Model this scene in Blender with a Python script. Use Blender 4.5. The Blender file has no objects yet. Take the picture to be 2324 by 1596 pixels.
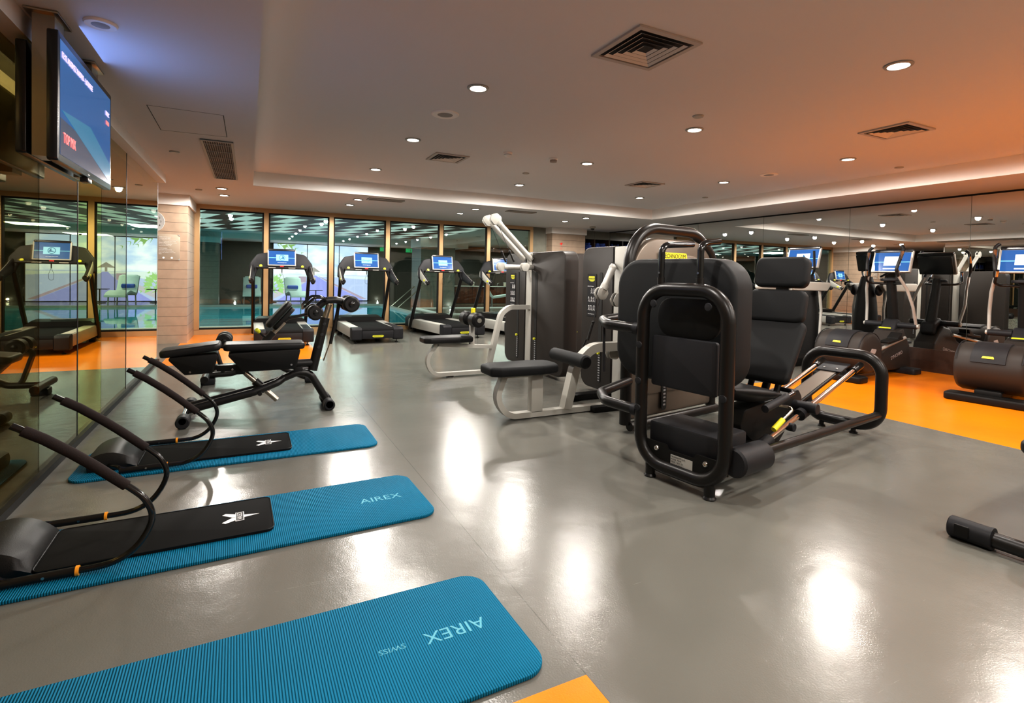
import bpy, bmesh, math, random
from math import sin, cos, pi, radians, atan2, sqrt
from mathutils import Matrix, Vector
random.seed(7)
C = bpy.context.scene.collection
V = Vector
X, Y, Z = V((1,0,0)), V((0,1,0)), V((0,0,1))

# ------------------------------------------------------------------ materials
MATS = {}
def mat(name, col, rough=.5, metal=0., emi=None, es=0., spec=.5, coat=0., bump=0., bscale=60., var=0., vscale=8., alpha=1.):
    m = bpy.data.materials.new(name); m.use_nodes = True
    nt = m.node_tree; b = nt.nodes['Principled BSDF']
    b.inputs['Base Color'].default_value = (*col, 1)
    b.inputs['Roughness'].default_value = rough
    b.inputs['Metallic'].default_value = metal
    b.inputs['Specular IOR Level'].default_value = spec
    b.inputs['Coat Weight'].default_value = coat
    if emi:
        b.inputs['Emission Color'].default_value = (*emi, 1)
        b.inputs['Emission Strength'].default_value = es
        if es > 2: m.cycles.emission_sampling = 'NONE'
    tc = None
    if bump or var: tc = nt.nodes.new('ShaderNodeTexCoord')
    if bump:
        n = nt.nodes.new('ShaderNodeTexNoise'); n.inputs['Scale'].default_value = bscale; n.inputs['Detail'].default_value = 2
        bp = nt.nodes.new('ShaderNodeBump'); bp.inputs['Strength'].default_value = bump; bp.inputs['Distance'].default_value = .002
        nt.links.new(tc.outputs['Object'], n.inputs['Vector']); nt.links.new(n.outputs['Fac'], bp.inputs['Height'])
        nt.links.new(bp.outputs['Normal'], b.inputs['Normal'])
    if var:
        n = nt.nodes.new('ShaderNodeTexNoise'); n.inputs['Scale'].default_value = vscale; n.inputs['Detail'].default_value = 4
        mx = nt.nodes.new('ShaderNodeMix'); mx.data_type = 'RGBA'
        mx.inputs[6].default_value = (*[c*(1-var) for c in col], 1); mx.inputs[7].default_value = (*[min(1, c*(1+var)) for c in col], 1)
        nt.links.new(tc.outputs['Object'], n.inputs['Vector']); nt.links.new(n.outputs['Fac'], mx.inputs[0]); nt.links.new(mx.outputs[2], b.inputs['Base Color'])
    MATS[name] = m
    return m

def nodes_of(m): return m.node_tree.nodes, m.node_tree.links
def math_node(nt, op, a=None, b=None, va=None, vb=None):
    n = nt.nodes.new('ShaderNodeMath'); n.operation = op
    if a is not None: nt.links.new(a, n.inputs[0])
    if b is not None: nt.links.new(b, n.inputs[1])
    if va is not None: n.inputs[0].default_value = va
    if vb is not None: n.inputs[1].default_value = vb
    return n.outputs[0]

def floor_mat(name, col, seams, rough=.2, spec=.62):
    m = mat(name, col, rough, spec=spec)
    nt = m.node_tree; b = nt.nodes['Principled BSDF']
    tc = nt.nodes.new('ShaderNodeTexCoord'); sp = nt.nodes.new('ShaderNodeSeparateXYZ')
    nt.links.new(tc.outputs['Object'], sp.inputs[0])
    n1 = nt.nodes.new('ShaderNodeTexNoise'); n1.inputs['Scale'].default_value = 1.3; n1.inputs['Detail'].default_value = 5
    n2 = nt.nodes.new('ShaderNodeTexNoise'); n2.inputs['Scale'].default_value = 150; n2.inputs['Detail'].default_value = 2
    n3 = nt.nodes.new('ShaderNodeTexNoise'); n3.inputs['Scale'].default_value = 5; n3.inputs['Detail'].default_value = 3
    for n in (n1, n2, n3): nt.links.new(tc.outputs['Object'], n.inputs['Vector'])
    mx = nt.nodes.new('ShaderNodeMix'); mx.data_type = 'RGBA'
    mx.inputs[6].default_value = (*[c*.86 for c in col], 1); mx.inputs[7].default_value = (*[min(1, c*1.12) for c in col], 1)
    nt.links.new(n1.outputs['Fac'], mx.inputs[0])
    out = mx.outputs[2]
    if seams:
        tot = None
        for ax, v in seams:
            d = math_node(nt, 'SUBTRACT', sp.outputs[ax], vb=v); d = math_node(nt, 'ABSOLUTE', d); d = math_node(nt, 'LESS_THAN', d, vb=.0022)
            tot = d if tot is None else math_node(nt, 'MAXIMUM', tot, d)
        tot = math_node(nt, 'MULTIPLY', tot, vb=.55)
        m2 = nt.nodes.new('ShaderNodeMix'); m2.data_type = 'RGBA'; m2.inputs[7].default_value = (.05,.05,.045,1)
        nt.links.new(tot, m2.inputs[0]); nt.links.new(out, m2.inputs[6]); out = m2.outputs[2]
    # fine scratches
    wv = nt.nodes.new('ShaderNodeTexNoise'); wv.inputs['Scale'].default_value = 1.0; wv.inputs['Detail'].default_value = 8; wv.inputs['Roughness'].default_value = .75
    mp = nt.nodes.new('ShaderNodeMapping'); mp.inputs['Scale'].default_value = (1.2, 26, 1); mp.inputs['Rotation'].default_value = (0,0,.5)
    nt.links.new(tc.outputs['Object'], mp.inputs[0]); nt.links.new(mp.outputs[0], wv.inputs['Vector'])
    sc = math_node(nt, 'GREATER_THAN', wv.outputs['Fac'], vb=.67); sc = math_node(nt, 'MULTIPLY', sc, vb=.10)
    m3 = nt.nodes.new('ShaderNodeMix'); m3.data_type = 'RGBA'; m3.inputs[7].default_value = (.75,.74,.7,1)
    nt.links.new(sc, m3.inputs[0]); nt.links.new(out, m3.inputs[6]); nt.links.new(m3.outputs[2], b.inputs['Base Color'])
    s = math_node(nt, 'MULTIPLY', n2.outputs['Fac'], vb=.35); s2 = math_node(nt, 'MULTIPLY', n3.outputs['Fac'], vb=2.2); s = math_node(nt, 'ADD', s, s2)
    bp = nt.nodes.new('ShaderNodeBump'); bp.inputs['Strength'].default_value = .75; bp.inputs['Distance'].default_value = .0016
    nt.links.new(s, bp.inputs['Height']); nt.links.new(bp.outputs['Normal'], b.inputs['Normal'])
    rr = nt.nodes.new('ShaderNodeMapRange'); rr.inputs[3].default_value = rough*.85; rr.inputs[4].default_value = rough*1.3
    nt.links.new(n1.outputs['Fac'], rr.inputs[0]); nt.links.new(rr.outputs[0], b.inputs['Roughness'])
    return m

def plank_mat(name, col, h, w=None, axis=2, haxis=0, rough=.45, line=(.08,.06,.05), off=0.):
    """horizontal tile courses of height h on a wall"""
    m = mat(name, col, rough)
    nt = m.node_tree; b = nt.nodes['Principled BSDF']
    tc = nt.nodes.new('ShaderNodeTexCoord'); sp = nt.nodes.new('ShaderNodeSeparateXYZ'); nt.links.new(tc.outputs['Object'], sp.inputs[0])
    n = nt.nodes.new('ShaderNodeTexNoise'); n.inputs['Scale'].default_value = 9; n.inputs['Detail'].default_value = 6
    nt.links.new(tc.outputs['Object'], n.inputs['Vector'])
    mx = nt.nodes.new('ShaderNodeMix'); mx.data_type = 'RGBA'
    mx.inputs[6].default_value = (*[c*.8 for c in col], 1); mx.inputs[7].default_value = (*[min(1, c*1.15) for c in col], 1)
    nt.links.new(n.outputs['Fac'], mx.inputs[0])
    def lines(ch, size, wd, o=0):
        a = math_node(nt, 'ADD', ch, vb=o+100*size); a = math_node(nt, 'DIVIDE', a, vb=size); a = math_node(nt, 'FRACT', a)
        return math_node(nt, 'LESS_THAN', a, vb=wd/size)
    t = lines(sp.outputs[axis], h, .006, off)
    if w: t = math_node(nt, 'MAXIMUM', t, lines(sp.outputs[haxis], w, .006))
    m2 = nt.nodes.new('ShaderNodeMix'); m2.data_type = 'RGBA'; m2.inputs[7].default_value = (*line, 1)
    nt.links.new(t, m2.inputs[0]); nt.links.new(mx.outputs[2], m2.inputs[6]); nt.links.new(m2.outputs[2], b.inputs['Base Color'])
    return m

def glass_mat(name, tint, refl, rtint=(1,1,1), fres=True):
    m = bpy.data.materials.new(name); m.use_nodes = True; nt = m.node_tree; nt.nodes.clear()
    o = nt.nodes.new('ShaderNodeOutputMaterial'); t = nt.nodes.new('ShaderNodeBsdfTransparent'); g = nt.nodes.new('ShaderNodeBsdfGlossy')
    t.inputs[0].default_value = (*tint, 1); g.inputs[0].default_value = (*rtint, 1); g.inputs['Roughness'].default_value = 0.0
    mx = nt.nodes.new('ShaderNodeMixShader')
    if fres:
        f = nt.nodes.new('ShaderNodeLayerWeight'); f.inputs[0].default_value = .5
        p = math_node(nt, 'POWER', f.outputs['Facing'], vb=3); p = math_node(nt, 'MULTIPLY', p, vb=.5); p = math_node(nt, 'ADD', p, vb=refl)
        nt.links.new(p, mx.inputs[0])
    else: mx.inputs[0].default_value = refl
    nt.links.new(t.outputs[0], mx.inputs[1]); nt.links.new(g.outputs[0], mx.inputs[2]); nt.links.new(mx.outputs[0], o.inputs[0])
    MATS[name] = m
    return m

M = MATS
mat('ceiling', (.72,.73,.755), .7)
mat('white_paint', (.92,.90,.87), .6)
mat('mat_blue', (.002,.15,.27), .7, spec=.15, bump=.15, bscale=300, var=.12, vscale=3)
mat('mat_edge', (.008,.11,.17), .7)
mat('mat_print', (.07,.36,.47), .6)
mat('black_vinyl', (.008,.0075,.0075), .45, bump=.25, bscale=250, spec=.28)
mat('black_board', (.008,.008,.008), .8, bump=.2, bscale=300, spec=.12)
mat('black_tube', (.008,.0068,.006), .34, spec=.32)
mat('gloss_tube', (.008,.008,.008), .12, spec=.6)
mat('foam', (.022,.016,.015), .85, bump=.5, bscale=160, spec=.12)
mat('bench_tube', (.009,.008,.0075), .38, spec=.35)
mat('dark_plastic', (.006,.0055,.005), .5, spec=.22)
mat('charcoal', (.014,.014,.016), .52, spec=.25, bump=.1, bscale=200)
mat('charcoal_pad', (.0085,.009,.0095), .6, spec=.2, bump=.2, bscale=250)
mat('brown_shroud', (.026,.0215,.0185), .5, spec=.28, bump=.1, bscale=200)
mat('bronze_panel', (.13,.105,.082), .35, metal=.35)
mat('silver_paint', (.40,.39,.36), .38, metal=.25)
mat('light_grey', (.44,.43,.39), .45)
mat('chrome', (.75,.74,.72), .1, metal=1)
mat('steel', (.42,.38,.32), .28, metal=1)
mat('slot_black', (.003,.003,.003), .6)
mat('yellow', (.80,.70,.02), .5)
mat('yellow_green', (.62,.62,.03), .45)
mat('orange_clip', (.85,.33,.02), .4)
mat('white_print', (.85,.85,.85), .5)
mat('grey_print', (.35,.35,.36), .5)
mat('red_print', (.75,.04,.03), .5)
mat('black_print', (.005,.005,.005), .5)
mat('brass_frame', (.46,.30,.15), .34, metal=.3)
mat('mirror', (.86,.87,.85), 0., metal=1)
mat('dark_wood', (.035,.016,.009), .4, var=.4, vscale=14)
mat('counter_wood', (.12,.035,.014), .35, var=.6, vscale=6)
mat('towel_blue', (.06,.12,.48), .95, bump=.8, bscale=200)
mat('lounger_white', (.62,.70,.66), .6)
mat('screen_bezel', (.008,.008,.009), .25)
mat('tv_screen', (.01,.03,.08), .15, emi=(.035,.16,.42), es=.55)
mat('tv_lower', (.01,.02,.04), .15, emi=(.10,.12,.17), es=.6)
mat('tv_teal', (.01,.03,.05), .2, emi=(.03,.22,.38), es=.7)
mat('tv_text', (.3,.3,.3), .4, emi=(.55,.45,.85), es=1.2)
mat('tv_text_red', (.3,.1,.1), .4, emi=(.8,.15,.15), es=1.0)
mat('display_blue', (.01,.03,.09), .15, emi=(.02,.11,.33), es=1.0)
mat('display_light', (.1,.2,.3), .2, emi=(.28,.66,.86), es=1.0)
mat('display_line', (.1,.3,.4), .2, emi=(.2,.6,.7), es=1.0)
mat('display_mark', (.01,.05,.1), .2, emi=(.02,.12,.26), es=1.0)
mat('display_white', (.5,.5,.5), .2, emi=(.8,.9,1.), es=1.0)
mat('led_red', (.3,0,0), .3, emi=(1.,.02,.02), es=1.6)
mat('lamp', (1,1,1), .5, emi=(1.,.95,.86), es=26)
mat('lamp_pool', (1,1,1), .5, emi=(1.,.95,.86), es=14)
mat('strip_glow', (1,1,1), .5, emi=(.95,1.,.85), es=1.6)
mat('vent_grey', (.50,.47,.44), .5)
mat('louvre', (.75,.71,.66), .5)
mat('vent_dark', (.012,.011,.010), .7)
mat('speaker_grille', (.30,.28,.26), .6)
mat('exit_green', (.0,.2,.06), .4, emi=(.02,.35,.12), es=1.0)
mat('clock_face', (.75,.75,.74), .4)
mat('clock_rim', (.45,.45,.44), .4)
mat('acrylic', (.40,.34,.27), .15)
mat('screw', (.5,.5,.5), .25, metal=1)
# mural colours (a back lit photograph on the pool wall)
mat('mural_haze', (0,0,0), .5, emi=(.62,.74,.95), es=1.3)
for nm, c in (('mural_sea',(.58,.64,.92)), ('mural_shore',(.85,.92,.93)), ('mural_walk',(.40,.40,.90)), ('mural_rail',(.52,.38,.50)), ('mural_leaf',(.30,.48,.16)), ('mural_leaf_light',(.42,.68,.26)), ('mural_hut',(.42,.36,.34)), ('mural_sand',(.66,.58,.66))):
    mat(nm, (0,0,0), .5, emi=c, es=1.15)
m = M['mural_haze']; nt = m.node_tree; b = nt.nodes['Principled BSDF']
tc = nt.nodes.new('ShaderNodeTexCoord'); n = nt.nodes.new('ShaderNodeTexNoise'); n.inputs['Scale'].default_value = .9; n.inputs['Detail'].default_value = 6
mp = nt.nodes.new('ShaderNodeMapping'); mp.inputs['Scale'].default_value = (1,1,2.2); cr = nt.nodes.new('ShaderNodeValToRGB')
cr.color_ramp.elements[0].position = .42; cr.color_ramp.elements[0].color = (.55,.67,.93,1); cr.color_ramp.elements[1].position = .60; cr.color_ramp.elements[1].color = (.95,.97,1,1)
nt.links.new(tc.outputs['Object'], mp.inputs[0]); nt.links.new(mp.outputs[0], n.inputs['Vector']); nt.links.new(n.outputs['Fac'], cr.inputs[0]); nt.links.new(cr.outputs[0], b.inputs['Emission Color'])

floor_mat('floor_grey', (.150,.146,.128), [(0, 1.0), (0, 5.52), (1, 8.33)])
floor_mat('floor_orange', (.92,.25,.004), [], rough=.2, spec=.45)
floor_mat('deck_stone', (.16,.135,.10), [(1,14+i*1.2) for i in range(8)] , rough=.15)
plank_mat('pillar_tile', (.38,.285,.21), .163, off=.02)
plank_mat('pool_tile_dark', (.085,.07,.052), .2, w=1.2)
plank_mat('pool_tile_pale', (.20,.20,.165), .2)
plank_mat('niche_tile', (.20,.20,.165), .9, w=.78, rough=.2)
glass_mat('pane', (.86,.93,.90), .05)
glass_mat('smoked_glass', (.20,.165,.09), .60, rtint=(.95,.95,.86))
glass_mat('smoked_yellow', (.22,.20,.07), .50, rtint=(.86,.88,.42))
glass_mat('smoked_clear', (.62,.52,.30), .20, rtint=(.80,.76,.50))
glass_mat('smoked_glass_b', (.22,.19,.10), .50, rtint=(.82,.80,.60))

# pool water: teal with dark looping tile lines, glossy
m = mat('water', (.0,.16,.20), .03, spec=.6, emi=(.0,.17,.22), es=.32); nt = m.node_tree; b = nt.nodes['Principled BSDF']  # emission stands in for lighting inside the pool
tc = nt.nodes.new('ShaderNodeTexCoord'); mp = nt.nodes.new('ShaderNodeMapping'); mp.inputs['Scale'].default_value = (.45,.8,1)
w = nt.nodes.new('ShaderNodeTexWave'); w.wave_type = 'RINGS'; w.inputs['Scale'].default_value = .55; w.inputs['Distortion'].default_value = 5; w.inputs['Detail'].default_value = 1; w.inputs['Detail Scale'].default_value = .6
cr = nt.nodes.new('ShaderNodeValToRGB'); cr.color_ramp.elements[0].position = .02; cr.color_ramp.elements[0].color = (.0,.06,.11,1); cr.color_ramp.elements[1].position = .07; cr.color_ramp.elements[1].color = (.0,.20,.24,1)
nt.links.new(tc.outputs['Object'], mp.inputs[0]); nt.links.new(mp.outputs[0], w.inputs[0]); nt.links.new(w.outputs['Fac'], cr.inputs[0])
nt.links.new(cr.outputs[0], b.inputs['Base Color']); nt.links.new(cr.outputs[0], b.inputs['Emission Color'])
n = nt.nodes.new('ShaderNodeTexNoise'); n.inputs['Scale'].default_value = 3; bp = nt.nodes.new('ShaderNodeBump'); bp.inputs['Strength'].default_value = .08; bp.inputs['Distance'].default_value = .01
nt.links.new(tc.outputs['Object'], n.inputs['Vector']); nt.links.new(n.outputs['Fac'], bp.inputs['Height']); nt.links.new(bp.outputs['Normal'], b.inputs['Normal'])

# pool ceiling: rows of slanted white panels between dark gaps
m = mat('pool_ceiling', (.5,.5,.5), .5); nt = m.node_tree; b = nt.nodes['Principled BSDF']
tc = nt.nodes.new('ShaderNodeTexCoord'); sp = nt.nodes.new('ShaderNodeSeparateXYZ'); nt.links.new(tc.outputs['Object'], sp.inputs[0])
ty_ = math_node(nt, 'ADD', sp.outputs[1], vb=-15.3+160); ty_ = math_node(nt, 'DIVIDE', ty_, vb=1.6); ty_ = math_node(nt, 'FRACT', ty_)
gap = math_node(nt, 'LESS_THAN', ty_, vb=.94)
hx = math_node(nt, 'MULTIPLY', ty_, vb=.5); hx = math_node(nt, 'ADD', hx, sp.outputs[0]); hx = math_node(nt, 'ADD', hx, vb=.08+105); hx = math_node(nt, 'DIVIDE', hx, vb=1.05); hx = math_node(nt, 'FRACT', hx)
on = math_node(nt, 'LESS_THAN', hx, vb=.46); on = math_node(nt, 'MULTIPLY', on, gap)
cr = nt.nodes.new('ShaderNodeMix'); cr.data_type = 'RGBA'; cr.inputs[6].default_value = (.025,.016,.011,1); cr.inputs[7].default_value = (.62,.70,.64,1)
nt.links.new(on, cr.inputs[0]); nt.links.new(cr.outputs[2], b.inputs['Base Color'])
nt.links.new(cr.outputs[2], b.inputs['Emission Color']); b.inputs['Emission Strength'].default_value = .62  # emission added to make the panels look brightly lit

# ribbed surface of the exercise mats
m = M['mat_blue']; nt = m.node_tree; b = nt.nodes['Principled BSDF']
tc = nt.nodes.new('ShaderNodeTexCoord'); w = nt.nodes.new('ShaderNodeTexWave'); w.bands_direction = 'X'; w.inputs['Scale'].default_value = 36
bp = nt.nodes.new('ShaderNodeBump'); bp.inputs['Strength'].default_value = .9; bp.inputs['Distance'].default_value = .003
nt.links.new(tc.outputs['Object'], w.inputs[0]); nt.links.new(w.outputs['Fac'], bp.inputs['Height']); nt.links.new(bp.outputs['Normal'], b.inputs['Normal'])

# ------------------------------------------------------------------ geometry helpers
def round_path(pts, r, n=6, closed=False):
    pts = [V(p) for p in pts]; out = []; N = len(pts)
    for i, p in enumerate(pts):
        if not closed and i in (0, N-1): out.append(p); continue
        rr = r[i] if isinstance(r, (list, tuple)) else r
        a = pts[i-1]-p; b = pts[(i+1) % N]-p; la, lb = a.length, b.length; a /= la; b /= lb
        ang = a.angle(b)
        if rr <= 0 or ang > 3.1: out.append(p); continue
        d = min(rr/math.tan(ang/2), la*.49, lb*.49); re = d*math.tan(ang/2)
        c = p+(a+b).normalized()*(re/sin(ang/2))
        s = p+a*d-c; e = p+b*d-c; w = s.angle(e)
        for k in range(n+1):
            t = k/n
            out.append(c+(s*sin((1-t)*w)+e*sin(t*w))/sin(w) if w > 1e-4 else p)
    return out

def arc_poly(pts, r, n=6):
    return [(p.x, p.y) for p in round_path([V((x, y, 0)) for x, y in pts], r, n, True)]
def rect(x0, x1, y0, y1, r=0, n=6):
    p = [(x0,y0),(x1,y0),(x1,y1),(x0,y1)]
    return arc_poly(p, r, n) if r else p
def circ(cx, cy, r, n=24, ry=None): return [(cx+r*cos(2*pi*i/n), cy+(ry or r)*sin(2*pi*i/n)) for i in range(n)]

def catmull(P, n=6):
    P = [V(p) for p in P]; Q = [P[0]]+P+[P[-1]]; out = []
    for i in range(1, len(Q)-2):
        a, b, c, d = Q[i-1:i+3]
        for k in range(n):
            t = k/n; out.append(.5*((2*b)+(c-a)*t+(2*a-5*b+4*c-d)*t*t+(3*b-a-3*c+d)*t*t*t))
    return out+[P[-1]]
class G:
    def __init__(s): s.bm = bmesh.new()
    def box(s, x0, x1, y0, y1, z0, z1, bev=0, seg=2, Mx=None):
        m = Matrix.Translation(((x0+x1)/2,(y0+y1)/2,(z0+z1)/2)) @ Matrix.Diagonal((x1-x0,y1-y0,z1-z0,1))
        r = bmesh.ops.create_cube(s.bm, size=1, matrix=m); vs = r['verts']
        if bev:
            es = list({e for v in vs for e in v.link_edges})
            r = bmesh.ops.bevel(s.bm, geom=es, offset=bev, segments=seg, affect='EDGES', profile=.5)
            vs = list({v for f in r['faces'] for v in f.verts} | {v for v in vs if v.is_valid})
        if Mx is not None: bmesh.ops.transform(s.bm, matrix=Mx, verts=vs)
        return s
    def loft(s, rings, cap=True, closed_u=False):
        bm = s.bm; R = [[bm.verts.new(p) for p in ring] for ring in rings]; n = len(R[0])
        pairs = list(zip(R, R[1:])) + ([(R[-1], R[0])] if closed_u else [])
        for a, b in pairs:
            for i in range(n):
                try: bm.faces.new((a[i], a[(i+1) % n], b[(i+1) % n], b[i]))
                except ValueError: pass
        if cap and not closed_u:
            bm.faces.new(list(reversed(R[0]))); bm.faces.new(R[-1])
        return s
    def tube(s, pts, r, fil=0, n=12, closed=False, sec=None, nrm=None, fn=6):
        P = round_path(pts, fil, fn, closed) if fil else [V(p) for p in pts]
        N = len(P); T = []
        for i in range(N):
            if closed: t = P[(i+1) % N]-P[i-1]
            else: t = P[min(i+1, N-1)]-P[max(i-1, 0)]
            T.append(t.normalized())
        if nrm is None:
            a = Z if abs(T[0].z) < .9 else X
            nv = (a-T[0]*a.dot(T[0])).normalized()
        rings = []
        for i in range(N):
            if nrm is not None: nv = V(nrm); nv = (nv-T[i]*nv.dot(T[i])).normalized()
            else: nv = (nv-T[i]*nv.dot(T[i])).normalized()
            b = T[i].cross(nv)
            rr = r[i] if isinstance(r, (list, tuple)) else r
            if sec: rings.append([P[i]+nv*u+b*w for u, w in sec])
            else: rings.append([P[i]+(nv*cos(2*pi*k/n)+b*sin(2*pi*k/n))*rr for k in range(n)])
        return s.loft(rings, closed_u=closed)
    def cyl(s, a, b, r, r2=None, n=24, bev=0):
        a, b = V(a), V(b); r2 = r if r2 is None else r2; d = (b-a).normalized()
        if bev: pts = [a, a+d*bev, b-d*bev, b]; rs = [r-bev, r, r2, r2-bev]
        else: pts = [a, b]; rs = [r, r2]
        u = d.orthogonal().normalized(); w = d.cross(u)
        return s.loft([[p+(u*cos(2*pi*k/n)+w*sin(2*pi*k/n))*q for k in range(n)] for p, q in zip(pts, rs)])
    def lathe(s, prof, O, ax=Z, n=24):
        O, d = V(O), V(ax).normalized(); u = d.orthogonal().normalized(); w = d.cross(u)
        return s.loft([[O+d*h+(u*cos(2*pi*k/n)+w*sin(2*pi*k/n))*max(r, .0005) for k in range(n)] for r, h in prof])
    def prism(s, poly, t, O=(0,0,0), U=X, Vv=Y, bev=0, steps=2):
        O, U, Vv = V(O), V(U).normalized(), V(Vv).normalized(); Nn = U.cross(Vv); n = len(poly)
        area = sum(poly[i][0]*poly[(i+1) % n][1]-poly[(i+1) % n][0]*poly[i][1] for i in range(n))
        if area < 0: poly = poly[::-1]
        def inset(b):
            if not b: return poly
            out = []
            for i in range(n):
                p0, p, p1 = V(poly[i-1]), V(poly[i]), V(poly[(i+1) % n])
                a = (p-p0); c = (p1-p)
                if a.length < 1e-9: a = c
                if c.length < 1e-9: c = a
                a.normalize(); c.normalize(); na = V((-a.y, a.x)); nb = V((-c.y, c.x)); q = na+nb
                if q.length < 1e-6: q = na
                q.normalize(); k = 1/max(.4, q.dot(na)); out.append((p.x+q.x*b*k, p.y+q.y*b*k))
            return out
        R = []
        if bev:
            for k in range(steps+1):
                a = k/steps*pi/2; R.append((inset(bev*(1-sin(a))), bev*(1-cos(a))))
            for k in range(steps+1):
                a = (1-k/steps)*pi/2; R.append((inset(bev*(1-sin(a))), t-bev*(1-cos(a))))
        else: R = [(poly, 0), (poly, t)]
        return s.loft([[O+U*x+Vv*y+Nn*h for x, y in p] for p, h in R])
    def ball(s, c, r, sc=(1,1,1), n=16):
        bmesh.ops.create_uvsphere(s.bm, u_segments=n, v_segments=n//2, radius=r, matrix=Matrix.Translation(c) @ Matrix.Diagonal((*sc, 1)))
        return s
    def obj(s, name, m, parent=None, sharp=32, flat=False):
        bm = s.bm; bmesh.ops.recalc_face_normals(bm, faces=bm.faces)
        me = bpy.data.meshes.new(name); bm.to_mesh(me); bm.free()
        if not flat:
            for p in me.polygons: p.use_smooth = True
            me.set_sharp_from_angle(angle=radians(sharp))
        for q in (m if isinstance(m, (list, tuple)) else [m]): me.materials.append(M[q])
        o = bpy.data.objects.new(name, me); C.objects.link(o)
        if parent: o.parent = parent
        return o

def tag(o, label, cat, group=None):
    o['label'] = label; o['category'] = cat
    if group: o['group'] = group
    return o
def thing(name, label, cat, loc=(0,0,0), rz=0, group=None):
    o = bpy.data.objects.new(name, None); C.objects.link(o); o.location = loc; o.rotation_euler = (0,0,rz); o.empty_display_size = .1
    return tag(o, label, cat, group)
def struct(o): o['kind'] = 'structure'; return o
def copy_tree(o, parent=None):
    c = o.copy(); C.objects.link(c); c.parent = parent
    for ch in list(o.children): copy_tree(ch, c)
    return c
def text(s, size, m, parent, O, U, Vv, name='lettering', ext=.0015, align='CENTER', sx=1.0, flip=False):
    cu = bpy.data.curves.new(name, 'FONT'); cu.body = s; cu.size = size; cu.extrude = ext; cu.align_x = align; cu.align_y = 'CENTER'; cu.resolution_u = 3
    t = bpy.data.objects.new(name, cu); C.objects.link(t)
    me = bpy.data.meshes.new_from_object(t); C.objects.unlink(t); bpy.data.objects.remove(t)
    U, Vv = V(U).normalized(), V(Vv).normalized(); N = U.cross(Vv)
    mx = Matrix(((U.x, Vv.x, N.x, O[0]), (U.y, Vv.y, N.y, O[1]), (U.z, Vv.z, N.z, O[2]), (0,0,0,1))) @ Matrix.Diagonal((sx,1,1,1))
    me.transform(mx); me.materials.clear(); me.materials.append(M[m])
    o = bpy.data.objects.new(name, me); C.objects.link(o)
    if parent: o.parent = parent
    return o

# ------------------------------------------------------------------ room shell
CH, TR = 2.586, 2.80            # low ceiling, raised tray
LX, MX, GY = -1.13, 9.10, 12.14  # left glass, mirror wall, pool glass
FRONT = -2.6
# gym floor, orange strips let into the grey
def floor():
    g = G(); bm = g.bm
    xs = [-5.0, -1.06, 1.0, 5.52, MX+.15]; ys = [FRONT, 1.4, 4.6, 8.33, GY+.1]
    vs = {(i,j): bm.verts.new((x, y, 0)) for i, x in enumerate(xs) for j, y in enumerate(ys)}
    for i in range(4):
        for j in range(4):
            f = bm.faces.new((vs[i,j], vs[i+1,j], vs[i+1,j+1], vs[i,j+1]))
            f.material_index = int((i == 1 and j in (0, 3)) or (i == 3 and j in (0, 1)))
    g.box(-5.0, MX+.15, FRONT, GY+.1, -.12, -.005)
    return g.obj('floor', ['floor_grey', 'floor_orange'], flat=True)
struct(floor())
# ceiling: low perimeter, tray face, raised tray
g = G(); bm = g.bm
tx0, tx1, ty0, ty1 = .05, 7.83, FRONT+.6, 8.95
def quad(bm, pts, mi=0):
    f = bm.faces.new([bm.verts.new(p) for p in pts]); f.material_index = mi; return f
for x0, x1, y0, y1 in ((-5, tx0, FRONT, GY+.1), (tx1, MX+.2, FRONT, GY+.1), (tx0, tx1, FRONT, ty0), (tx0, tx1, ty1, GY+.1)):
    quad(bm, [(x0,y0,CH),(x0,y1,CH),(x1,y1,CH),(x1,y0,CH)])
quad(bm, [(tx0,ty0,TR),(tx0,ty1,TR),(tx1,ty1,TR),(tx1,ty0,TR)])
for a, b in (((tx0,ty0),(tx1,ty0)), ((tx1,ty0),(tx1,ty1)), ((tx1,ty1),(tx0,ty1)), ((tx0,ty1),(tx0,ty0))):
    quad(bm, [(*a,CH),(*b,CH),(*b,TR),(*a,TR)], 1)
struct(g.obj('ceiling', ['ceiling', 'white_paint'], flat=True))
# walls
struct(G().box(MX+.012, MX+.15, FRONT, GY+.1, 0, CH).obj('wall_right', 'niche_tile'))
struct(G().box(-5, MX+.15, FRONT-.12, FRONT, 0, CH).obj('wall_front', 'pool_tile_pale'))
struct(G().box(-5.1, -5, FRONT, GY, 0, CH).obj('wall_left', 'pool_tile_dark'))
struct(G().box(-5, -1.81, GY, GY+.12, 0, CH).obj('wall_back', 'pool_tile_dark'))
# boxed white beam over the left glass wall
struct(G().box(LX-.10, -1.03, FRONT, 8.66, 2.475, CH).obj('trim_1', 'white_paint'))
struct(G().box(MX-.015, MX+.012, FRONT, GY, 0, .16).obj('baseboard_right', 'dark_wood'))
struct(G().box(LX-.02, LX+.03, FRONT, 8.72, 0, .045).obj('baseboard_left', 'dark_plastic'))
# pillars
def pillar(n, x0, x1, y0, y1, mt='pillar_tile', capz=2.40, e=.03, top=CH):
    o = struct(G().box(x0, x1, y0, y1, 0, capz).obj('wall_pillar_%s' % n, mt))
    struct(G().box(x0-e, x1+e, y0-e, y1+e, capz, top).obj('trim_pillar_%s' % n, 'white_paint'))
    return o
pillar('left', -1.80, -.96, 10.8, GY+.15)
pillar('right', 7.05, 8.08, 11.85, GY+.25, capz=2.43)
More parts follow.
